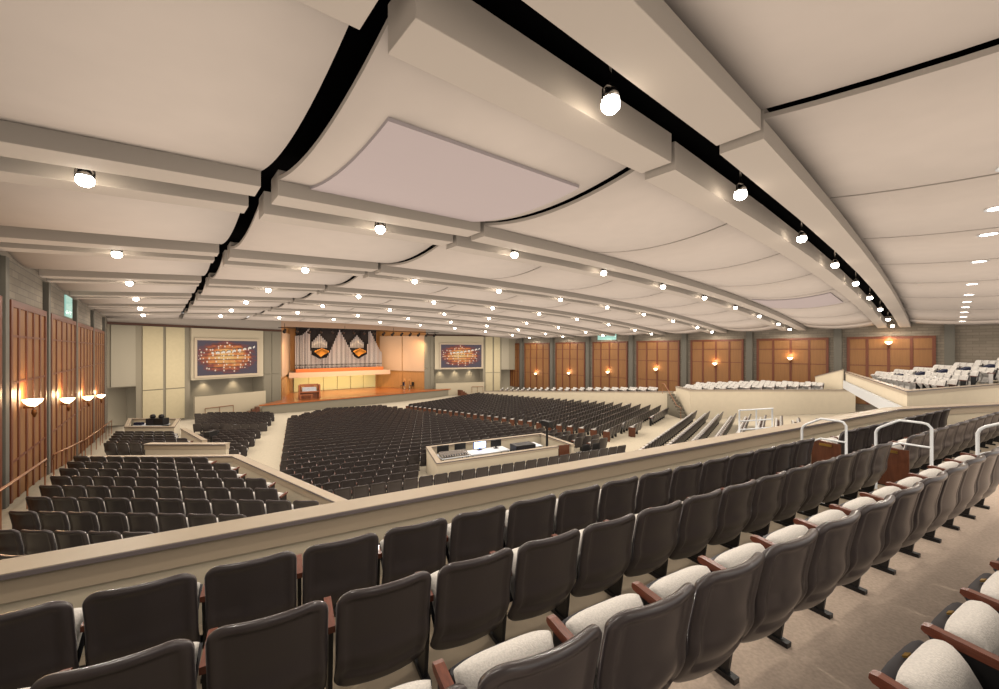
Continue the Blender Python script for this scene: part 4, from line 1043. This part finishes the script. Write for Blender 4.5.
# ================================================================== SOUND BOOTH
bt0, bt1, bD0, bD1 = 4.75, 11.3, 14.2, 16.9
zb = lambda x, y: -4.29
parapet('wall_booth', [WG.P(bt1-.9,bD0), WG.P(bt0,bD0), WG.P(bt0+.4,bD1), WG.P(bt1,bD1), WG.P(bt1,bD0)], -4.29, -5.9, 'low cream wall around the sound mixing booth', cap_w=.2, band=.07, side=-1)
x, y = WG.P(bt1-.54, bD0+.1); dr = thing('booth_gate', 'orange brown wooden gate in the sound booth wall', 'gate', x, y, z_main(x,y), WG.ang)
MB().box(-.29,.29,-.06,.0,0.02,1.02).build('panel', 'endwood', dr); MB().lathe([(.02,0),(.03,.02),(.01,.03)], 8, (.26,-.07,.6)).build('knob', 'brass', dr)
mb = MB(); mb.prism([WG.P(bt0+.2,bD0+.2), WG.P(bt1-.2,bD0+.2), WG.P(bt1-.2,bD1-.2), WG.P(bt0+.6,bD1-.2)], -5.9, -5.28); struct(mb, 'floor_booth', 'carpet', 'carpeted floor inside the sound booth', 'floor')
ZB = -5.28
def booth(name, label, cat, t, D, z=ZB, r=0): 
    x, y = WG.P(t, D); return thing(name, label, cat, x, y, z, WG.ang+r)
for i, (t0, w) in enumerate(((5.35,1.3), (6.7,1.9), (9.0,1.35))):
    o = booth('booth_table', ['white table at the left end of the sound booth', 'white table in the middle of the sound booth', 'white cloth covered table toward the gate in the booth'][i], 'table', t0+w/2, 15.75)
    MB().box(-w/2,w/2,-.4,.4,.74,.78).build('tabletop', 'paper', o, bevel=.01)
    for sx in (-w/2+.08, w/2-.08):
        for sy in (-.34, .34): MB().tube([(sx,sy,0),(sx,sy,.74)], .025, 6).build('leg', 'black', o)
ZTb = ZB+.78
o = booth('mixing_console', 'pale grey mixing console on the left booth table', 'mixer', 5.98, 15.6, ZTb+.001); 
mb = MB(); mb.add([(-.6,-.22,0),(.6,-.22,0),(.6,.22,0),(-.6,.22,0),(-.6,-.22,.05),(.6,-.22,.05),(.6,.22,.18),(-.6,.22,.18)], [(3,2,1,0),(4,5,6,7),(0,1,5,4),(1,2,6,5),(2,3,7,6),(3,0,4,7)]); mb.build('body', 'chrome', o)
for k in range(10): MB().box(-.52+k*.115,-.49+k*.115,-.18,-.08,.05,.1).build('fader', 'black', o)
mons = [(5.65, 16.04, 'black', 'black monitor at the left end of the booth tables'), (6.45, 16.05, 'black', 'black monitor beside the glowing screen in the booth'), (7.35, 15.95, 'blueglow', 'monitor with a glowing blue white picture in the booth'), (8.15, 15.9, 'black', 'wide black monitor right of the glowing screen')]
for t, D, m, lab in mons:
    w = .3 if m != 'black' else .26
    o = booth('monitor', lab, 'monitor', t, D, ZTb+.001 if t > 6.6 or t < 6.5 else ZTb+.001, .0)
    MB().box(-w,w,0,.05,.08,.38).build('housing', 'black', o); MB().box(-w+.02,w-.02,-.012,-.002,.095,.365).build('display', m, o); MB().box(-.1,.1,-.06,.1,0,.02).build('foot', 'black', o); MB().box(-.03,.03,.01,.04,.02,.1).build('neck', 'black', o)
o = booth('equipment_rack', 'big black equipment case standing in the sound booth', 'equipment case', 9.0, 14.95); MB().box(-.5,.5,-.3,.3,.04,1.1).build('case', 'black', o, bevel=.02)
for k in range(4): MB().box(-.44,.44,-.32,-.302,.12+k*.24,.3+k*.24).build('rack_unit', 'pan', o)
for i in range(3):
    o = booth('paper_sheet', ['white sheets on the middle booth table', 'white sheets beside the wide booth monitor', 'white sheets on the cloth covered booth table'][i], 'papers', (7.0,8.3,9.6)[i], 15.5, ZTb+.001, .2*i); MB().box(-.2,.2,-.14,.14,0,.02).build('sheet', 'paper', o)
def task_chair(lab, t, D, zf=None, r=0):
    x, y = WG.P(t, D); o = thing('folding_chair', lab, 'chair', x, y, ZB if zf is None else zf, WG.ang+r)
    MB().box(-.23,.23,-.2,.24,.43,.48).build('seat', 'black', o, bevel=.015); mb = MB(); vs, fs = pad(.22, .55, .92, .08, .05, 9, 9, lambda x, z: -.22-.1*(z-.5), .02, .02); mb.add(vs, [f for f, _ in fs], 0, True); mb.build('backrest', 'black', o)
    for sx in (-.2,.2):
        MB().tube([(sx,-.26,0),(sx,-.2,.46),(sx,-.25,.85)], .014, 6).build('leg', 'black', o); MB().tube([(sx,.26,0),(sx,.2,.44)], .014, 6).build('leg', 'black', o)
for i, t in enumerate((6.0, 7.3, 8.15, 9.9)):
    task_chair(f'black chair inside the sound booth, {nth(i+1)} from its left end', t, 14.75 if i != 3 else 14.9)
zc = z_main(*WG.P(12.2,14.4))
task_chair('black folding chair outside the booth gate, the one nearer the gate', 12.0, 14.45, zc, -.1); task_chair('black folding chair outside the booth, farther from the gate', 12.62, 14.45, zc, -.1)
# camera on a pedestal at the right end of the booth
o = booth('video_camera_stand', 'tall black video camera on a pedestal in the sound booth', 'video camera', 10.75, 15.6)
MB().lathe([(.25,0),(.25,.06),(.08,.12)], 14).build('base', 'black', o); MB().tube([(0,0,.1),(0,0,1.55)], [.07,.05]).build('column', 'black', o)
MB().box(-.12,.12,-.35,.35,1.6,1.86).build('camera_body', 'black', o, bevel=.02); MB().tube([(0,.35,1.73),(0,.6,1.73)], [.08,.1], 12).build('lens', 'black', o); MB().tube([(0,-.2,1.6),(.35,-.6,1.45)], .02, 6).build('pan_handle', 'black', o)
# left media booth -----------------------------------------------------
zM = -5.75; 
parapet('wall_media_booth', [(-22.1,27.0), (-20.0,24.0), (-23.1,24.0), (-25.7,27.0), (-22.1,27.0)], -4.72, -6.4, 'pale low wall around the small media booth near the left screen', cap_w=.2, band=.05, side=-1)
mb = MB(); mb.prism([(-22.4,26.7), (-20.5,24.3), (-23.1,24.3), (-25.1,26.7)], -6.3, -5.6); struct(mb, 'floor_media_booth', 'carpet2', 'floor inside the small media booth', 'floor')
o = thing('booth_counter', 'white counter inside the small media booth', 'counter', -22.55, 25.3, -5.6); MB().box(-.9,.9,-.35,.35,.72,.78).build('top', 'paper', o); MB().box(-.85,-.78,-.3,.3,0,.72).build('leg', 'black', o); MB().box(.78,.85,-.3,.3,0,.72).build('leg', 'black', o)
o = thing('equipment_case', 'black equipment case on the counter of the small media booth', 'equipment case', -22.1, 25.2, -4.819); MB().box(-.55,.55,-.25,.25,0,.42).build('case', 'black', o, bevel=.02); MB().box(-.5,-.05,-.28,-.252,.08,.34).build('front_panel', 'pan', o)
for i, dx in enumerate((-.3, .25)):
    o = thing('control_unit', f'small black unit on top of the equipment case, {"nearer the wall" if i == 0 else "nearer the aisle"}', 'equipment', -22.1+dx, 25.2, -4.398); MB().lathe([(.12,0),(.16,.1),(.12,.22),(.04,.25)], 10).build('body', 'black', o)
o = thing('document_box', 'small blue box on the counter of the media booth', 'box', -23.2, 25.1, -4.819); MB().box(-.25,.25,-.12,.12,0,.16).build('box', 'navy', o)
# tall camera stands near the left booth
x, y = -14.9, 20.15
o = thing('video_camera_stand', 'black video camera stand behind the sloping wall at left', 'video camera', x, y, z_main(x,y)); MB().lathe([(.35,0),(.3,.06),(.06,.12)], 12).build('base', 'black', o); MB().tube([(0,0,.1),(0,0,1.25)], .05).build('column', 'black', o); MB().box(-.13,.13,-.3,.3,1.25,1.5).build('camera_body', 'black', o); MB().tube([(0,.3,1.38),(0,.5,1.38)], .08, 10).build('lens', 'black', o)
# navy cloths over the aisle ends of the right terrace
for i in range(5):
    D = DC0-.9*i+.1; t = TC0-2.6; x, y = WC.P(t, D)
    o = thing('equipment_cover', f'small navy cover standing in the {nth(i+1)} row aisle of the right terrace', 'cover', x, y, zCrow(i), WC.ang, group='navy covers in the right terrace aisle')
    mb = MB(); mb.add([(-.22,-.2,0),(.22,-.2,0),(.22,.2,0),(-.22,.2,0),(-.22,-.15,.84),(.22,-.15,.84),(.22,.12,.7),(-.22,.12,.7)], [(3,2,1,0),(4,5,6,7),(0,1,5,4),(1,2,6,5),(2,3,7,6),(3,0,4,7)]); mb.build('cloth', 'navy', o, bevel=.03)
# ================================================================== LIGHT
def area(name, loc, rot, sx, sy, en, col):
    l = bpy.data.lights.new(name, 'AREA'); l.shape = 'RECTANGLE'; l.size = sx; l.size_y = sy; l.energy = en; l.color = col
    o = bpy.data.objects.new(name, l); COL.objects.link(o); o.location = (loc[0], loc[1], loc[2]+CZ); o.rotation_euler = rot; return o
# stage wash: warm spots on the lighting pipe
for i in range(6):
    q = (i+.5)/6; x, y = lerp(p0[0],p1[0],q), lerp(p0[1],p1[1],q)
    l = bpy.data.lights.new('stage_lamp', 'SPOT'); l.energy = 850; l.color = (1,.70,.40); l.spot_size = radians(95); l.spot_blend = .7; l.shadow_soft_size = .2
    o = bpy.data.objects.new('stage_lamp', l); COL.objects.link(o); tgt = hall(54.5, 13.5+q*11)
    o.location = (x, y, 1.5+CZ); dirv = Vector((tgt[0]-x, tgt[1]-y, -4.2-1.5)); o.rotation_euler = dirv.to_track_quat('-Z', 'Y').to_euler()
w = bpy.data.worlds.new('world'); SC.world = w; w.use_nodes = True
w.node_tree.nodes['Background'].inputs[0].default_value = (1.0, .93, .865, 1); w.node_tree.nodes['Background'].inputs[1].default_value = 1.04
cy = SC.cycles
cy.use_fast_gi = True; cy.fast_gi_method = 'REPLACE'; cy.ao_bounces = 1; cy.ao_bounces_render = 1
w.light_settings.distance = 5.0; w.light_settings.ao_factor = 1.0
cy.use_denoising = True
cy.max_bounces = 6
SC.view_settings.view_transform = 'Standard'; SC.view_settings.look = 'None'; SC.view_settings.gamma = 1; SC.view_settings.exposure = 0.0
SC.view_settings.use_curve_mapping = False
